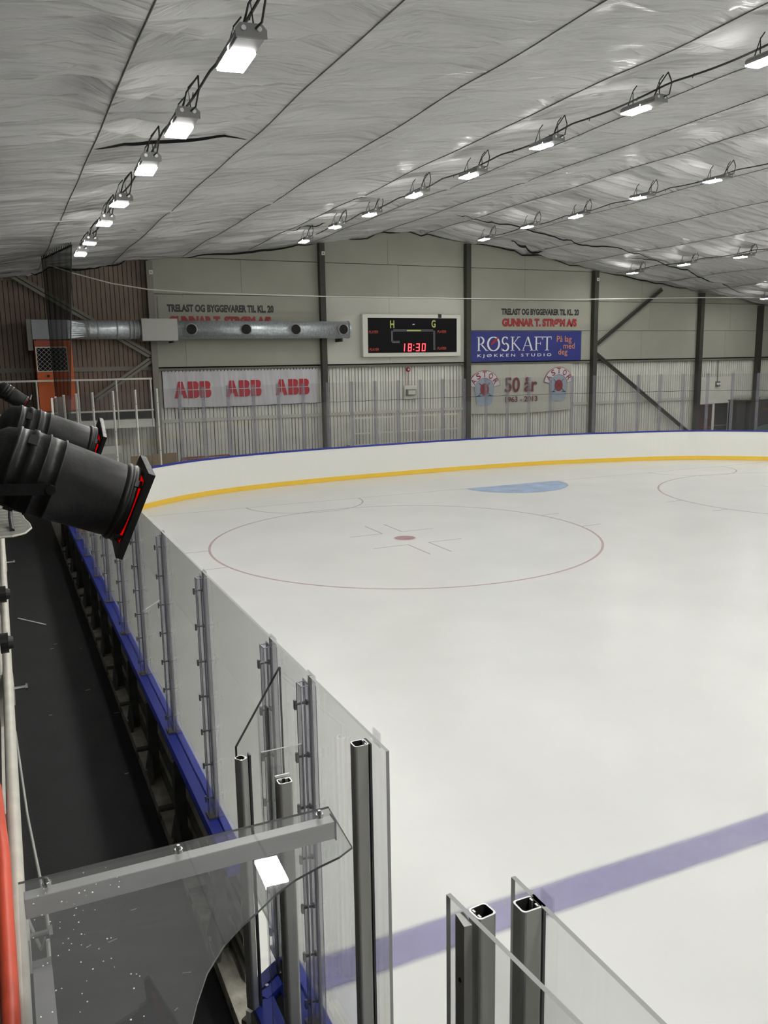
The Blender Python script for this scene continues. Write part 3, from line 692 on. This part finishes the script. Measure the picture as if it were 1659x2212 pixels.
rp = [(-6.9, 10.55, 7.18), (-6.0, 10.6, 6.90), (-4.9, 10.6, 6.62), (-3.78, 10.6, 6.46), (-2.4, 10.6, 6.39), (-1.1, 10.6, 6.37), (2.1, 10.6, 6.34), (7.6, 10.6, 6.35), (12.7, 10.6, 6.39), (18.9, 10.6, 6.56), (23.2, 10.6, 6.64), (28.4, 10.6, 6.8)]
g = MB().tube(rp, .02, 6).build('net_rope', 'rope_white'); tag(g, 'white rope strung across the hall in front of the end wall', 'rope')

# ---------------------------------------------------------------- lamps
def lamp_proto():
    L = thing('led_lamp', 'x', 'lamp', (0, 0, 0), 'LED lamps hanging in rows under the canvas')
    g = MB(); g.prism([(-.115, -.36, .03), (.115, -.36, .03), (.115, -.36, .055), (.08, -.36, .085), (-.08, -.36, .085), (-.115, -.36, .055)], (0, .70, 0)); g.build('housing', 'lamp_body', L)
    MB().box(-.105, .105, -.355, -.06, .0, .03).build('driver_cover', 'lamp_grey', L, bevel=.004)
    MB().box(-.107, .107, -.055, .34, -.012, .03).build('diffuser', 'lamp_light', L)
    for sx in (-.113, .113): MB().box(sx-.004, sx+.004, -.06, .34, .004, .03).build('side_fin', 'lamp_grey', L)
    MB().prism([(-.12, -.375, 0), (.12, -.375, 0), (.12, -.375, .06), (.085, -.375, .10), (-.085, -.375, .10), (-.12, -.375, .06)], (0, .015, 0)).build('end_plate', 'lamp_body', L)
    for sx in (-1, 1):
        MB().tube([(sx*.06, -.376, .06), (sx*.06, -.388, .06)], .02, 8).build('gland', 'alu_bright', L)
    for yy in (-.28, .26):
        MB().tube([(.05, yy, .08), (.03, yy-.01, .30), (-.05, yy, .08)], .008, 6).tube([(.03, yy-.01, .30), (.10, yy-.01, .38)], .008, 6).build('hanger', 'cable_black', L)
    MB().tube([(.03, -.39, .06), (.06, -.46, .08), (.10, -.46, .24), (.12, -.36, .40)], .009, 6).build('power_lead', 'cable_black', L)
    MB().tube([(.12, -.36, .40), (.0, -.34, .24), (-.03, -.25, .09)], .009, 6).build('power_lead', 'cable_black', L)
    return L
rows = {
 'left': [(-6.45, -10.5, 6.45), (-6.46, -8.25, 6.46), (-6.49, -6.31, 6.46), (-6.49, -3.85, 6.46), (-6.50, -2.0, 6.46), (-6.50, .5, 6.46), (-6.52, 2.2, 6.46)],
 'second': [(.50, -9.4, 7.62), (.46, -7.14, 7.63), (.40, -4.84, 7.64), (.40, -2.40, 7.64), (.28, -.24, 7.65), (.34, 2.35, 7.65), (.22, 4.40, 7.65), (.30, 7.15, 7.65)],
 'third': [(7.6, -1.55, 8.2), (7.35, .75, 8.2), (7.55, 3.65, 8.2), (7.3, 5.8, 8.2), (7.41, 8.6, 8.2)],
 'fourth': [(14.75, 4.17, 7.35), (14.5, 6.5, 7.35), (14.7, 9.45, 7.35)]}
rowname = {'left': 'row nearest the left boards', 'second': 'second row from the left', 'third': 'third row from the left', 'fourth': 'fourth row from the left'}
L0 = lamp_proto(); first = True
for key, L in rows.items():
    for i, p in enumerate(L):
        lab = f'lit LED lamp, {ORD[i]} from the camera in the {rowname[key]}'
        if first: o = L0; first = False; o.location = p; o['label'] = lab
        else: o = copy_tree(L0, p, lab)
        o.rotation_euler = (random.uniform(-.04, .04), random.uniform(-.03, .03), random.uniform(-.03, .03))
# lamps of the same rows behind and beside the view (they light the hall)
xr = {'left': (-6.45, 6.45), 'second': (.45, 7.64), 'third': (7.45, 8.2), 'fourth': (14.6, 7.35), 'fifth': (21.5, 6.45)}
for key, (x, z) in xr.items():
    y0 = rows[key][0][1]-2.25 if key in rows else 9
    n = 0
    while y0 > -27:
        lab = f'lit LED lamp outside the photographed part of the {key} row, {ORD[n]} towards the rear'
        o = copy_tree(L0, (x, y0, z), lab); o.rotation_euler = (0, 0, 0); o['group'] = 'LED lamps out of the photographed view'
        y0 -= 2.25; n += 1
# supply cables along the rows
def cable(x, z, y0, y1, ph, lab):
    pts = []; y = y0
    while y < y1:
        pts.append((x+.02*math.sin(y*1.3), y, z-.05*abs(math.sin((y-ph)*math.pi/2.25)))); y += .18
    g = MB().tube(pts, .014, 6)
    for k in range(int((y1-y0)/1.12)):
        yy_ = y0+1.12*k+.5; g.tube([(x, yy_, z-.01), (x-.01, yy_+.02, z-.07)], .006, 5)
    tag(g.build('supply_cable', 'cable_black'), lab, 'cable')
cable(-6.24, 6.93, -14, 2.4, -10.8, 'black supply cable along the lamp row nearest the left boards')
cable(.68, 7.92, -14, 7.4, -9.7, 'black supply cable along the second lamp row')
cable(8.0, 8.42, -10, 8.9, -1.8, 'black supply cable along the third lamp row')
cable(14.9, 7.54, -6, 9.7, 3.9, 'black supply cable along the fourth lamp row')

# ---------------------------------------------------------------- dasher boards
def seg_thing(pts, lab, left=False, cat='boards'):
    n = len(pts); c = pts[n//2]
    o = thing('dasher_board', lab, cat, (c.x, c.y, 0))
    nr = []
    for i in range(n):
        d = (pts[min(i+1, n-1)]-pts[max(i-1, 0)]).normalized(); nr.append(Vector((-d.y, d.x)))     # outward (left of travel)
    def sweep(name, prof_, m_):
        k = len(prof_); g = MB(); v = []
        for p, nn in zip(pts, nr):
            for (a, z) in prof_: q = p+nn*a; v.append((q.x, q.y, z))
        fs = [(i*k+j, i*k+(j+1) % k, (i+1)*k+(j+1) % k, (i+1)*k+j) for i in range(n-1) for j in range(k)]
        fs += [tuple(range(k-1, -1, -1)), tuple((n-1)*k+j for j in range(k))]
        g.add(v, fs); return g.build(name, m_, o)
    sweep('white_panel', [(0, 0.002), (.018, 0.002), (.018, 1.13), (0, 1.13)], ['board_white'])
    sweep('kick_plate', [(-.014, .003), (0, .003), (0, .155), (-.014, .155)], ['kick_yellow'])
    sweep('cap_rail', [(-.012, 1.13), (.13, 1.13), (.135, 1.155), (.12, 1.18), (0, 1.18), (-.012, 1.165)], ['cap_blue'])
    sweep('back_panel', [(.019, .02), (.024, .02), (.024, 1.13), (.019, 1.13)], ['board_back'])
    for z in (.42, .66, .92): sweep('back_rail', [(.024, z), (.058, z), (.058, z+.05), (.024, z+.05)], ['frame_steel'])
    return o
leftb = []
lefty = [-12.95, -10.9, -8.15, -5.25, -2.4, 1.6]
for i, (a, b) in enumerate(zip(lefty, lefty[1:])):
    n = max(2, int((b-a)/.6)); leftb.append(0); leftb[-1] = seg_thing([Vector((-7.30, a+(b-a)*k/n)) for k in range(n+1)], f'white dasher board beside the dark walkway, {ORD[i]} section beyond the gate')
nc = len(curve)-1; m_ = 9; k = 0; i = 0
while k < nc:
    e = min(k+m_, nc)
    if nc-e < 4: e = nc
    seg_thing(curve[k:e+1], f'curved white dasher board, blue cap, {ORD[i]} section of rink end from left'); k = e; i += 1
k = [Vector((21.1, 0))]+right_side
seg_thing(k, 'long straight dasher board on the far right side of the rink')
seg_thing([Vector((-7.30, -36)), Vector((-7.30, -20)), Vector((-7.30, -15.0)), Vector((-7.30, -14.5)), Vector((-7.30, -13.81))], 'white dasher board with blue cap nearest the camera, right of the gate')
# frame supports behind the left boards
def support(y, par):
    o = part(MB().box(-7.44, -7.36, y-.035, y+.035, .40, 1.13).build('support_upright', 'frame_steel', par))
    MB().prism([(-7.468, y-.15, .40), (-7.468, y+.15, .40), (-7.45, y+.13, .46), (-7.445, y+.035, .66), (-7.445, y-.035, .66), (-7.45, y-.13, .46)], (.02, 0, 0)).build('gusset', 'frame_steel', o)
    MB().tube([(-7.47, y, .47), (-7.485, y, .47)], .018, 8).build('anchor_bolt', 'duct_plain', o)
    MB().prism([(-7.445, y-.035, 1.12), (-7.445, y+.035, 1.12), (-7.445, y+.06, .95), (-7.445, y, .66), (-7.445, y-.06, .95)], (.012, 0, 0)).build('web_plate', 'frame_steel', o)
ysup = [-12.55, -11.3, -10.05, -8.85, -7.6, -6.35, -5.1, -3.9, -2.65, -1.4, -.2, 1.0]
for y in ysup: support(y, [b for b, (a, c) in zip(leftb, zip(lefty, lefty[1:])) if a <= y < c][0])
for i, (a, b) in enumerate(zip(ysup, ysup[1:])):
    y = (a+b)/2; o = thing('kerb_clamp', f'dark clamp on the concrete kerb, {ORD[i]} beyond the gate', 'clamp', (-7.42, y, .4))
    MB().box(-7.475, -7.34, y-.03, y+.03, .401, .425).build('strap', 'frame_steel', o); MB().box(-7.478, -7.46, y-.06, y+.06, .34, .38).build('hook', 'frame_steel', o)

# ---------------------------------------------------------------- glass
def pane(p, q, z0, z1, lab, cat='glass', name='safety_glass', z1b=None, m_='pane', t=.012, edge='pane_edge', parent=None):
    p, q = Vector((p[0], p[1], 0)), Vector((q[0], q[1], 0)); d = (q-p).normalized(); n = Vector((-d.y, d.x, 0))*t
    z1b = z1 if z1b is None else z1b
    mb = MB().prism([p+Vector((0, 0, z0)), q+Vector((0, 0, z0)), q+Vector((0, 0, z1b)), p+Vector((0, 0, z1))], n, 0, 1)
    o = mb.build(name, [m_, edge], parent)
    if lab: tag(o, lab, cat)
    return o
PX = -7.345
posts = [-14.28, -13.75, -12.32, -10.90, -9.48, -8.12, -6.70, -5.27, -3.84, -2.42, -1.0, .42]
yy = [-15.06]+[p for p in posts if p != -13.75 or True]
ed = [-15.06, -14.30, -13.75, -12.32, -10.90, -9.48, -8.12, -6.70, -5.27, -3.84, -2.42, -1.0, .42, 1.6]
for i, (a, b) in enumerate(zip(ed, ed[1:])):
    pane((PX+.006, a+.004), (PX+.006, b-.004), 1.18, 2.82, f'clear glass pane above the left boards, {ORD[i]} from the near end', m_='pane')
def poly_post(y, lab):
    o = thing('glass_post', lab, 'post', (PX, y, 1.18), 'clear glass posts along the left boards')
    zt = 2.78
    g = MB(); x0, x1 = PX-.044, PX-.008
    g.box(x0, x0+.004, y-.028, y+.028, 1.18, zt).box(x0, x1, y-.030, y-.026, 1.18, zt).box(x0, x1, y+.026, y+.030, 1.18, zt).box(x1-.004, x1, y-.045, y+.045, 1.18, zt+.01)
    g.build('outer_channel', 'poly', o)
    MB().box(PX+.010, PX+.016, y-.045, y+.045, 1.18, 2.822).build('inner_strip', 'poly', o)
    g = MB()
    for a, b in ((x0, y-.029), (x0, y+.029), (x1, y-.029), (x1, y+.029), (x1, y-.046), (x1, y+.046), (PX+.014, y-.046), (PX+.014, y+.046)):
        g.box(a-.0015, a+.0015, b-.0015, b+.0015, 1.18, zt)
    for a, b, c, d_ in ((x0, x1, y-.03, y-.026), (x0, x1, y+.026, y+.03), (x0, x0+.004, y-.03, y+.03), (x1-.003, x1, y-.045, y+.045)): g.box(a, b, c, d_, zt, zt+.003)
    g.build('profile_edge', 'poly_line', o)
    nb = 7
    for k in range(nb):
        z = 2.70-k*.232
        b = MB().tube([(x0-.02, y, z), (x1+.0, y, z)], .006, 8)
        b.box(x0-.022, x0-.012, y-.008, y+.008, z-.022, z+.018).tube([(x1-.006, y, z), (x1+.0, y, z)], .013, 8)
        b.build('bolt', 'bolt_steel', o)
    MB().box(x0-.012, PX, y-.05, y+.05, 1.181, 1.192).build('foot_plate', 'frame_steel', o)
for i, y in enumerate(posts): poly_post(y, f'clear plastic glass post on the left boards, {ORD[i]} from the near end')
# end glass around the curve
gp = resample(catmull(raw), .93)
gp2 = []
for i, p in enumerate(gp):
    d = (gp[min(i+1, len(gp)-1)]-gp[max(i-1, 0)]).normalized(); gp2.append(p+Vector((-d.y, d.x))*.05)
for i in range(len(gp2)-1):
    pane(gp2[i], gp2[i+1], 1.18, 3.40, f'tall glass pane on the rink end boards, {ORD[i]} from the left', m_='pane_end', edge='pane_end', t=.012)
for i, p in enumerate(gp2):
    d = (gp2[min(i+1, len(gp2)-1)]-gp2[max(i-1, 0)]).normalized(); n = Vector((-d.y, d.x))
    side = p.x < -3.6  # corner posts coloured white to stand for the light they catch
    o = thing('end_glass_post', f'{"white" if side else "translucent"} glass post on the rink end boards, {ORD[i]} from left', 'post', (p.x, p.y, 1.18))
    a = p+n*.03; w = .055
    MB().bar((a.x, a.y, 1.18), (a.x, a.y, 3.42), (.05 if side else .11), .04, (n.x, n.y, 0)).build('profile', 'white_pipe' if side else 'poly_end', o)
    g = MB()
    for z in (1.6, 2.3, 3.0): g.box(a.x-.012, a.x+.012, a.y-.035, a.y-.018, z, z+.025)
    g.build('bolt_row', 'brace_grey', o)
# thin wire on the end glass
g = MB(); wz = 2.75; pts = []
for i, p in enumerate(gp2):
    if p.x < -3.9: continue
    d = (gp2[min(i+1, len(gp2)-1)]-gp2[max(i-1, 0)]).normalized(); q = p+Vector((-d.y, d.x))*.10
    pts.append((q.x, q.y, wz)); 
    if i < len(gp2)-1: pts.append(((q.x+gp2[i+1].x)/2+.03, (q.y+gp2[i+1].y)/2+.06, wz-.02))
tag(g.tube(pts, .008, 5).build('glass_wire', 'cable_black'), 'thin dark wire stretched along the rink end glass', 'wire')

# ---------------------------------------------------------------- aluminium profiles near the gate
def alu_profile(cx, cy, z0, z1, ang, o, w=.054, d_=.048, name='profile'):
    """slotted aluminium post: closed box wall 4 mm, slot lips on the +x(local) side"""
    c, s_ = math.cos(ang), math.sin(ang)
    def T(a, b): return (cx+a*c-b*s_, cy+a*s_+b*c)
    r_ = .010; out = []
    for (qx, qy, a0) in ((w/2-r_, d_/2-r_, 0), (-w/2+r_, d_/2-r_, 90), (-w/2+r_, -d_/2+r_, 180), (w/2-r_, -d_/2+r_, 270)):
        for k in range(4): a = math.radians(a0+30*k); out.append((qx+r_*math.cos(a), qy+r_*math.sin(a)))
    inn = [(a*(1-.0045*2/w), b*(1-.0045*2/d_)) for a, b in out]; n = len(out)
    g = MB(); v = [(*T(a, b), z) for z in (z0, z1) for (a, b) in out]+[(*T(a, b), z) for z in (z0, z1) for (a, b) in inn]
    g.add(v, [(k, (k+1) % n, n+(k+1) % n, n+k) for k in range(n)], 0)
    g.add(v, [(2*n+k, 3*n+k, 3*n+(k+1) % n, 2*n+(k+1) % n) for k in range(n)], 1)
    g.add(v, [(n+k, n+(k+1) % n, 3*n+(k+1) % n, 3*n+k) for k in range(n)], 2)
    # slot lips
    for sy in (-1, 1):
        p0 = T(w/2-.016, sy*.010); p1 = T(w/2-.003, sy*.010)
        g.bar((*T(w/2-.010, sy*.011), z0), (*T(w/2-.010, sy*.011), z1), .010, .005, (c, s_, 0), 0, 2)
    g.build(name, ['alu', 'alu_dark', 'alu_edge'], o)
    return T
o = thing('aluminium_post', 'tall slotted aluminium post at the near end of the left glass', 'post', (-7.385, -14.90, 1.18))
T = alu_profile(-7.388, -14.92, 1.18, 2.80, 0, o)
MB().box(-7.361, -7.353, -14.945, -14.894, 1.18, 2.80).build('gasket', 'pane_edge_dark', o)  # dark strip painting the shaded gap between post and glass
MB().box(PX+.019, PX+.024, -14.95, -14.89, 2.78, 2.832).build('clamp_strip', 'poly', o)
# gate leaf standing open: corner at A, free edge at B
A = Vector((-7.335, -13.83)); B = Vector((-7.60, -14.01)); dAB = (B-A).normalized(); nAB = Vector((dAB.y, -dAB.x))
gt = thing('gate_leaf', 'open blue-capped gate leaf with slanted glass beside the near boards', 'gate', (A.x, A.y, 0))
def bx(p, q, w, z0, z1, name, m_): 
    p3, q3 = Vector((p.x, p.y, (z0+z1)/2)), Vector((q.x, q.y, (z0+z1)/2)); return MB().bar(p3, q3, w, z1-z0).build(name, m_, gt)
bx(A+Vector((0, 0)), A.lerp(B, .80), .13, 1.13, 1.18, 'cap_rail', 'cap_blue'); bx(A, B, .03, .32, 1.13, 'panel', 'board_white')
for z in (.45, .75, 1.02): bx(A+nAB*.03, B+nAB*.03, .03, z, z+.05, 'back_rail', 'frame_steel')
for f in (.25, .55): 
    q = A.lerp(B, f); MB().tube([(q.x-.01, q.y-.02, 1.18), (q.x-.01, q.y-.02, 1.186)], .009, 8).build('screw', 'chrome', gt)
pp = pane((A.x, A.y), (B.x, B.y), 1.18, 2.70, None, parent=None, z1b=2.44, edge='pane_edge_dark')
pp.parent = gt; pp.matrix_parent_inverse = Matrix.Translation((-A.x, -A.y, 0)); pp.name = 'slanted_pane'
o = thing('aluminium_post', 'dark aluminium post at the free edge of the open gate glass', 'post', (B.x, B.y, 1.18))
alu_profile(-7.585, -14.045, 1.18, 2.40, math.radians(-60), o, .048, .040)
MB().box(-7.552, -7.544, -14.06, -14.03, 1.18, 2.41).build('gasket', 'pane_edge_dark', o)  # dark strip drawn for the shade between post and pane
o = thing('plastic_post', 'pale plastic post with dark edge line behind the slanted gate glass', 'post', (-7.42, -13.86, 1.18))
MB().box(-7.455, -7.418, -13.90, -13.86, 1.18, 2.54).build('profile', 'poly', o, bevel=.006)
MB().box(-7.418, -7.411, -13.90, -13.86, 1.18, 2.54).build('edge_strip', 'pane_edge_dark', o)  # dark strip in place of the shaded gap beside the post
o = thing('aluminium_post', 'short silver slotted post carrying the small square pane', 'post', (-7.58, -14.68, .30))
alu_profile(-7.588, -14.69, .30, 2.60, math.radians(90), o, .042, .052)
MB().box(-7.615, -7.560, -14.664, -14.658, .30, 2.61).build('clamp_strip', 'alu_bright', o)
pane((-7.655, -14.64), (-7.50, -14.64), 1.2, 2.70, 'small upright square pane behind the silver post, left of the side glass', t=.008, edge='pane_edge')
# bench side cap leading to the camera
cp = thing('bench_wall', 'blue-capped low bench wall at the bottom below the gate', 'wall', (-7.7, -14.4, .3))
MB().bar((-7.53, -14.02, 1.152), (-7.53, -14.60, 1.152), .10, .05).build('cap_rail', 'cap_blue', cp); MB().bar((-7.53, -14.03, .72), (-7.53, -14.60, .72), .03, .82).build('panel', 'board_back', cp)
MB().box(-7.56, -7.40, -14.9, -14.15, .30, .36).build('footing', 'frame_steel', cp)
# glass right of the gate
o = thing('aluminium_post', 'slotted aluminium post at the bottom, rightmost of the two near posts', 'post', (-7.385, -15.93, 1.18))
alu_profile(-7.380, -15.915, 1.18, 2.82, 0, o, .056, .05); MB().box(-7.352, -7.345, -15.94, -15.89, 1.18, 2.82).build('gasket', 'pane_edge_dark', o)  # strip coloured dark as the shaded gap at the glass
MB().box(PX+.019, PX+.024, -15.94, -15.89, 2.78, 2.832).build('clamp_strip', 'poly', o)
pane((PX, -17.6), (PX, -15.81), 1.18, 2.82, 'large near glass pane at the bottom right', edge='pane_edge')
o = thing('aluminium_post', 'slotted aluminium post at the bottom, leftmost of the two near posts', 'post', (-7.48, -15.9, 1.18))
alu_profile(-7.485, -15.885, 1.18, 2.815, math.radians(186), o, .052, .048); MB().bar((-7.536, -15.888, 1.18), (-7.536, -15.888, 2.812), .020, .050, (.1, 1, 0)).build('clamp_strip', 'alu', o)
MB().tube([(-7.546, -15.89, 2.66), (-7.549, -15.89, 2.66)], .006, 8).build('screw_hole', 'black_paint', o)
pane((-7.435, -17.0), (-7.522, -15.80), 1.18, 2.82, 'near glass pane at the bottom, left of the large pane', edge='pane_edge')
# clear roof sheet with its beam
rfz = 2.90
outline = [(-8.46, -15.44), (-7.695, -15.44), (-7.71, -15.645), (-7.755, -15.67), (-7.81, -15.685), (-7.88, -15.71), (-7.94, -15.745), (-7.985, -15.78), (-8.035, -15.815), (-8.08, -15.855), (-8.13, -15.92), (-8.165, -15.99), (-8.19, -16.05), (-8.215, -16.15), (-8.23, -16.3), (-8.23, -16.8), (-8.46, -16.8)]
rs = thing('clear_roof', 'clear plastic roof sheet with curved edge on an aluminium beam', 'roof', (-8.1, -15.5, 2.88))
MB().prism([(x, y, rfz) for x, y in outline], (0, 0, .006), 0, 1).build('sheet', ['roof_sheet', 'pane_edge_dark'], rs)
g = MB(); g.box(-8.45, -7.70, -15.50, -15.465, 2.845, 2.895); g.build('beam', 'alu_beam', rs, bevel=.002)
MB().box(-7.70, -7.697, -15.503, -15.462, 2.842, 2.898).build('end_cap', 'steel_dark', rs)
for x in (-7.735, -8.10, -8.40):
    MB().tube([(x, -15.48, 2.906), (x, -15.48, 2.915)], .010, 12).tube([(x, -15.48, 2.915), (x, -15.48, 2.925)], [.007, .004], 10).build('bolt', 'chrome', rs)
g = MB(); rr = random.Random(3)
for i in range(110):
    x, y = rr.uniform(-8.44, -8.24), rr.uniform(-16.3, -15.46); q = rr.uniform(.0008, .0024)
    if rr.random() < .4: x = rr.uniform(-8.44, -8.3)
    g.tube([(x, y, 2.906), (x, y, 2.9065+q*.4)], [q, q*.5], 6)
o = g.build('water_drops', 'drop', rs); o['kind'] = 'stuff'
o = thing('aluminium_post', 'aluminium post under the roof sheet beside the cream railing', 'post', (-8.42, -15.6, .3))
MB().box(-8.445, -8.405, -16.75, -15.545, 2.70, 2.75).build('profile', 'alu_bright', o); MB().box(-8.445, -8.405, -15.545, -15.53, 2.70, 2.76).build('end_cap', 'chrome', o)
MB().box(-8.42, -8.40, -15.9, -15.86, .30, 2.70).build('stem', 'alu', o)

# ---------------------------------------------------------------- railing at the left edge
ra = thing('stand_railing', 'cream painted pipe railing along the stand at the left edge', 'railing', (-8.48, -14, 2.3))
MB().tube([(-8.478, y, 2.62) for y in (-17.5, -15, -12, -8, -3, 9)], .022, 10).build('top_rail', 'cream_rail', ra, smooth=True)
MB().box(-8.53, -8.50, -17.5, 9, 2.30, 2.36).build('lower_rail', 'cream_rail', ra)
for y in (-15.9, -14.55, -13.1, -11.6, -10.1, -8.6, -6, -3, 0, 3, 6): 
    c = MB().box(-8.53, -8.49, y-.02, y+.02, 2.0, 2.62).build('post', 'cream_rail', ra)
for y, z in ((-15.05, 2.55), (-13.2, 2.62), (-10.3, 2.62)):
    c = part(MB().box(-8.475, -8.455, y-.09, y+.09, z-.10, z+.0).build('mounting_plate', 'cream_rail', ra))
    MB().tube([(-8.455, y, z-.05), (-8.40, y, z-.05)], .009, 8).tube([(-8.405, y, z-.05), (-8.395, y, z-.05)], .017, 6).build('bolt', 'chrome', c)
pts = [(-8.535, -17.2, 2.95), (-8.525, -16.6, 2.93), (-8.53, -16.2, 2.90), (-8.54, -15.7, 2.86), (-8.56, -15.0, 2.8)]
o = MB().tube([(-8.497, -17.3, 2.72), (-8.492, -16.2, 2.70), (-8.497, -15.6, 2.68), (-8.508, -14.9, 2.68), (-8.53, -14.4, 2.66)], .020, 10).build('hose', 'hose_red', smooth=True); tag(o, 'red hose running along the outside of the cream railing', 'hose')
MB().tube([(-8.46, -13.8, 2.60), (-8.44, -14.3, 2.48), (-8.41, -14.75, 2.42), (-8.405, -15.03, 2.50), (-8.43, -15.06, 2.46), (-8.46, -14.95, 2.5)], .005, 6).build('tie_cord', 'duct_plain', ra, smooth=True)
MB().tube([(-8.41, -15.04, 2.47), (-8.412, -15.06, 2.36)], .006, 5).build('tie_end', 'white_pipe', ra)
for i, (y, z, lab) in enumerate(((-12.0, 2.74, 'round black clamp knob on the cream railing, farther one'), (-13.0, 2.74, 'round black clamp knob on the cream railing, nearer one'))):
    o = thing('clamp_knob', lab, 'clamp', (-8.46, y, z))
    MB().tube([(-8.50, y, z), (-8.462, y, z)], .05, 20).build('disc', 'spot_black', o, smooth=False); MB().tube([(-8.462, y, z), (-8.44, y, z)], [.035, .028], 14).build('hub', 'cable_black', o)
o = MB().bar((-8.42, -3.78, .306), (-8.05, -4.33, .306), .025, .008).build('floor_stick', 'white_pipe'); tag(o, 'thin white stick lying on the dark walkway', 'stick')
# bits of litter on the walkway
o = MB(); rr = random.Random(5)
for i in range(14):
    x, y = rr.uniform(-8.2, -7.5), rr.uniform(-14, -5); o.bar((x, y, .303), (x+rr.uniform(.02, .06), y+rr.uniform(-.02, .02), .303), .006, .003)
tag(o.build('floor_litter', 'concrete'), 'scattered pale crumbs on the dark walkway', 'litter', kind='stuff')
# grey mesh scoop behind the lamps
o = thing('mesh_scoop', 'grey mesh panel with a light rim hanging from the railing below the spotlights', 'panel', (-8.4, -12.4, 3.0))
poly = [(-8.50, -12.62, 3.2), (-8.40, -12.62, 3.2), (-8.335, -12.56, 3.2), (-8.30, -12.42, 3.2), (-8.305, -12.26, 3.2), (-8.325, -12.10, 3.2), (-8.36, -11.4, 3.2), (-8.50, -11.2, 3.2)]
MB().prism(poly, (0, 0, .006)).build('mesh', 'net_grey', o); MB().tube(poly+[poly[0]], .006, 6).build('rim', 'cream_rail', o)
g = MB()
for i in range(1, 12): y = -12.6+i*.12; g.bar((-8.5, y, 3.209), (-8.34, y+.01, 3.209), .003, .003)
g.build('wire', 'cream_rail', o)
MB().tube([(-8.40, -11.6, 3.6), (-8.37, -11.9, 3.45), (-8.40, -12.3, 3.25), (-8.395, -12.5, 3.21)], .012, 8).build('hook', 'cable_black', o)

# ---------------------------------------------------------------- theatre spotlights
def spot_proto():
    o = thing('spotlight', 'x', 'spotlight', (0, 0, 0))
    def lathe(name, pr, m_, n=40, smooth=True):
        g = MB(); v = []
        for x, r_ in pr:
            for k in range(n): a = 2*math.pi*k/n; v.append((x, r_*math.cos(a), r_*math.sin(a)))
        g.add(v, [(i*n+k, i*n+(k+1) % n, (i+1)*n+(k+1) % n, (i+1)*n+k) for i in range(len(pr)-1) for k in range(n)])
        return g.build(name, m_, o, smooth=smooth)
    lathe('barrel', [(-.02, .098), (-.19, .104), (-.192, .108), (-.196, .108), (-.198, .104), (-.23, .105), (-.232, .109), (-.236, .109), (-.238, .105), (-.262, .105)], 'spot_black')
    lathe('front_ring', [(0, .088), (0, .103), (-.008, .106), (-.012, .103), (-.018, .1035), (-.022, .106), (-.03, .103), (-.034, .099)], 'spot_black')
    lathe('rear_cap', [(-.262, .108), (-.275, .108), (-.276, .104), (-.30, .101), (-.302, .105), (-.31, .104), (-.312, .098), (-.335, .092), (-.352, .078), (-.365, .055), (-.372, .03), (-.374, .001)], 'spot_black')
    lathe('inner_reflector', [(-.002, .088), (-.10, .085), (-.2, .05), (-.22, .001)], 'spot_black')
    g = MB(); w = .118
    g.box(.004, .008, -w, w, .09, w).box(.004, .008, -w, w, -w, -.09).box(.004, .008, -w, -.09, -.09, .09).box(.004, .008, .09, w, -.09, .09)
    g.box(.004, .022, -w, w, w-.003, w).box(.004, .022, -w, w, -w, -w+.003).box(.004, .022, -w, -w+.003, -w, w).box(.004, .022, w-.003, w, -w, w)
    g.build('gel_frame', 'spot_black', o)
    MB().box(.009, .0105, -w+.006, w-.006, -w+.006, w-.006).build('gel', 'gel_red', o)
    for a in range(0, 360, 90):
        c, s_ = math.cos(math.radians(a+45)), math.sin(math.radians(a+45)); MB().bar((-.012, .106*c, .106*s_), (.006, .106*c, .106*s_), .02, .004, (0, c, s_)).build('frame_clip', 'spot_black', o)
    for a in (60, 120, 240, 300):
        c, s_ = math.cos(math.radians(a)), math.sin(math.radians(a)); MB().bar((-.285, .106*c, .106*s_), (-.262, .106*c, .106*s_), .035, .004, (0, c, s_)).build('vent_slot', 'void', o)
    y = MB(); 
    for sy in (-1, 1): y.bar((-.20, sy*.112, 0), (-.34, sy*.118, -.05), .004, .028, (0, 0, 1))
    y.bar((-.34, -.12, -.05), (-.34, .12, -.05), .028, .004); y.build('yoke', 'spot_black', o)
    for sy in (-1, 1): MB().tube([(-.20, sy*.106, 0), (-.20, sy*.122, 0)], .012, 10).build('yoke_bolt', 'spot_black', o)
    MB().bar((-.34, 0, -.05), (-.40, 0, -.11), .03, .03).build('clamp', 'spot_black', o)
    MB().tube([(-.37, 0, 0), (-.40, .01, -.01), (-.42, .02, -.06), (-.40, .03, -.12)], .006, 6).build('power_lead', 'cable_black', o)
    return o
def aim(o, front, rear, roll=0):
    f, r_ = Vector(front), Vector(rear); x = (f-r_).normalized(); z = Vector((0, 0, 1)); y = z.cross(x).normalized(); z = x.cross(y)
    if roll: y, z = y*math.cos(roll)+z*math.sin(roll), z*math.cos(roll)-y*math.sin(roll)
    o.rotation_mode = 'QUATERNION'; o.location = f
    o.rotation_quaternion = Matrix(((x.x, y.x, z.x), (x.y, y.y, z.y), (x.z, y.z, z.z))).to_quaternion()
s0 = spot_proto(); s0['label'] = 'big black spotlight with a red gel frame in the left foreground'; 
s1_ = copy_tree(s0, label='black spotlight partly hidden behind the foreground one'); s2_ = copy_tree(s0, label='small distant black spotlight at the left edge before the balcony rail')
aim(s0, (-8.115, -15.093, 3.713), (-8.39, -15.088, 3.832), 0.12)
aim(s1_, (-8.067, -13.663, 3.724), (-8.349, -13.676, 3.828), 0.3)
aim(s2_, (-8.099, -5.585, 3.625), (-8.336, -5.598, 3.808), 0.3)
for o in bpy.data.objects:
    if '_o' in o: del o['_o']
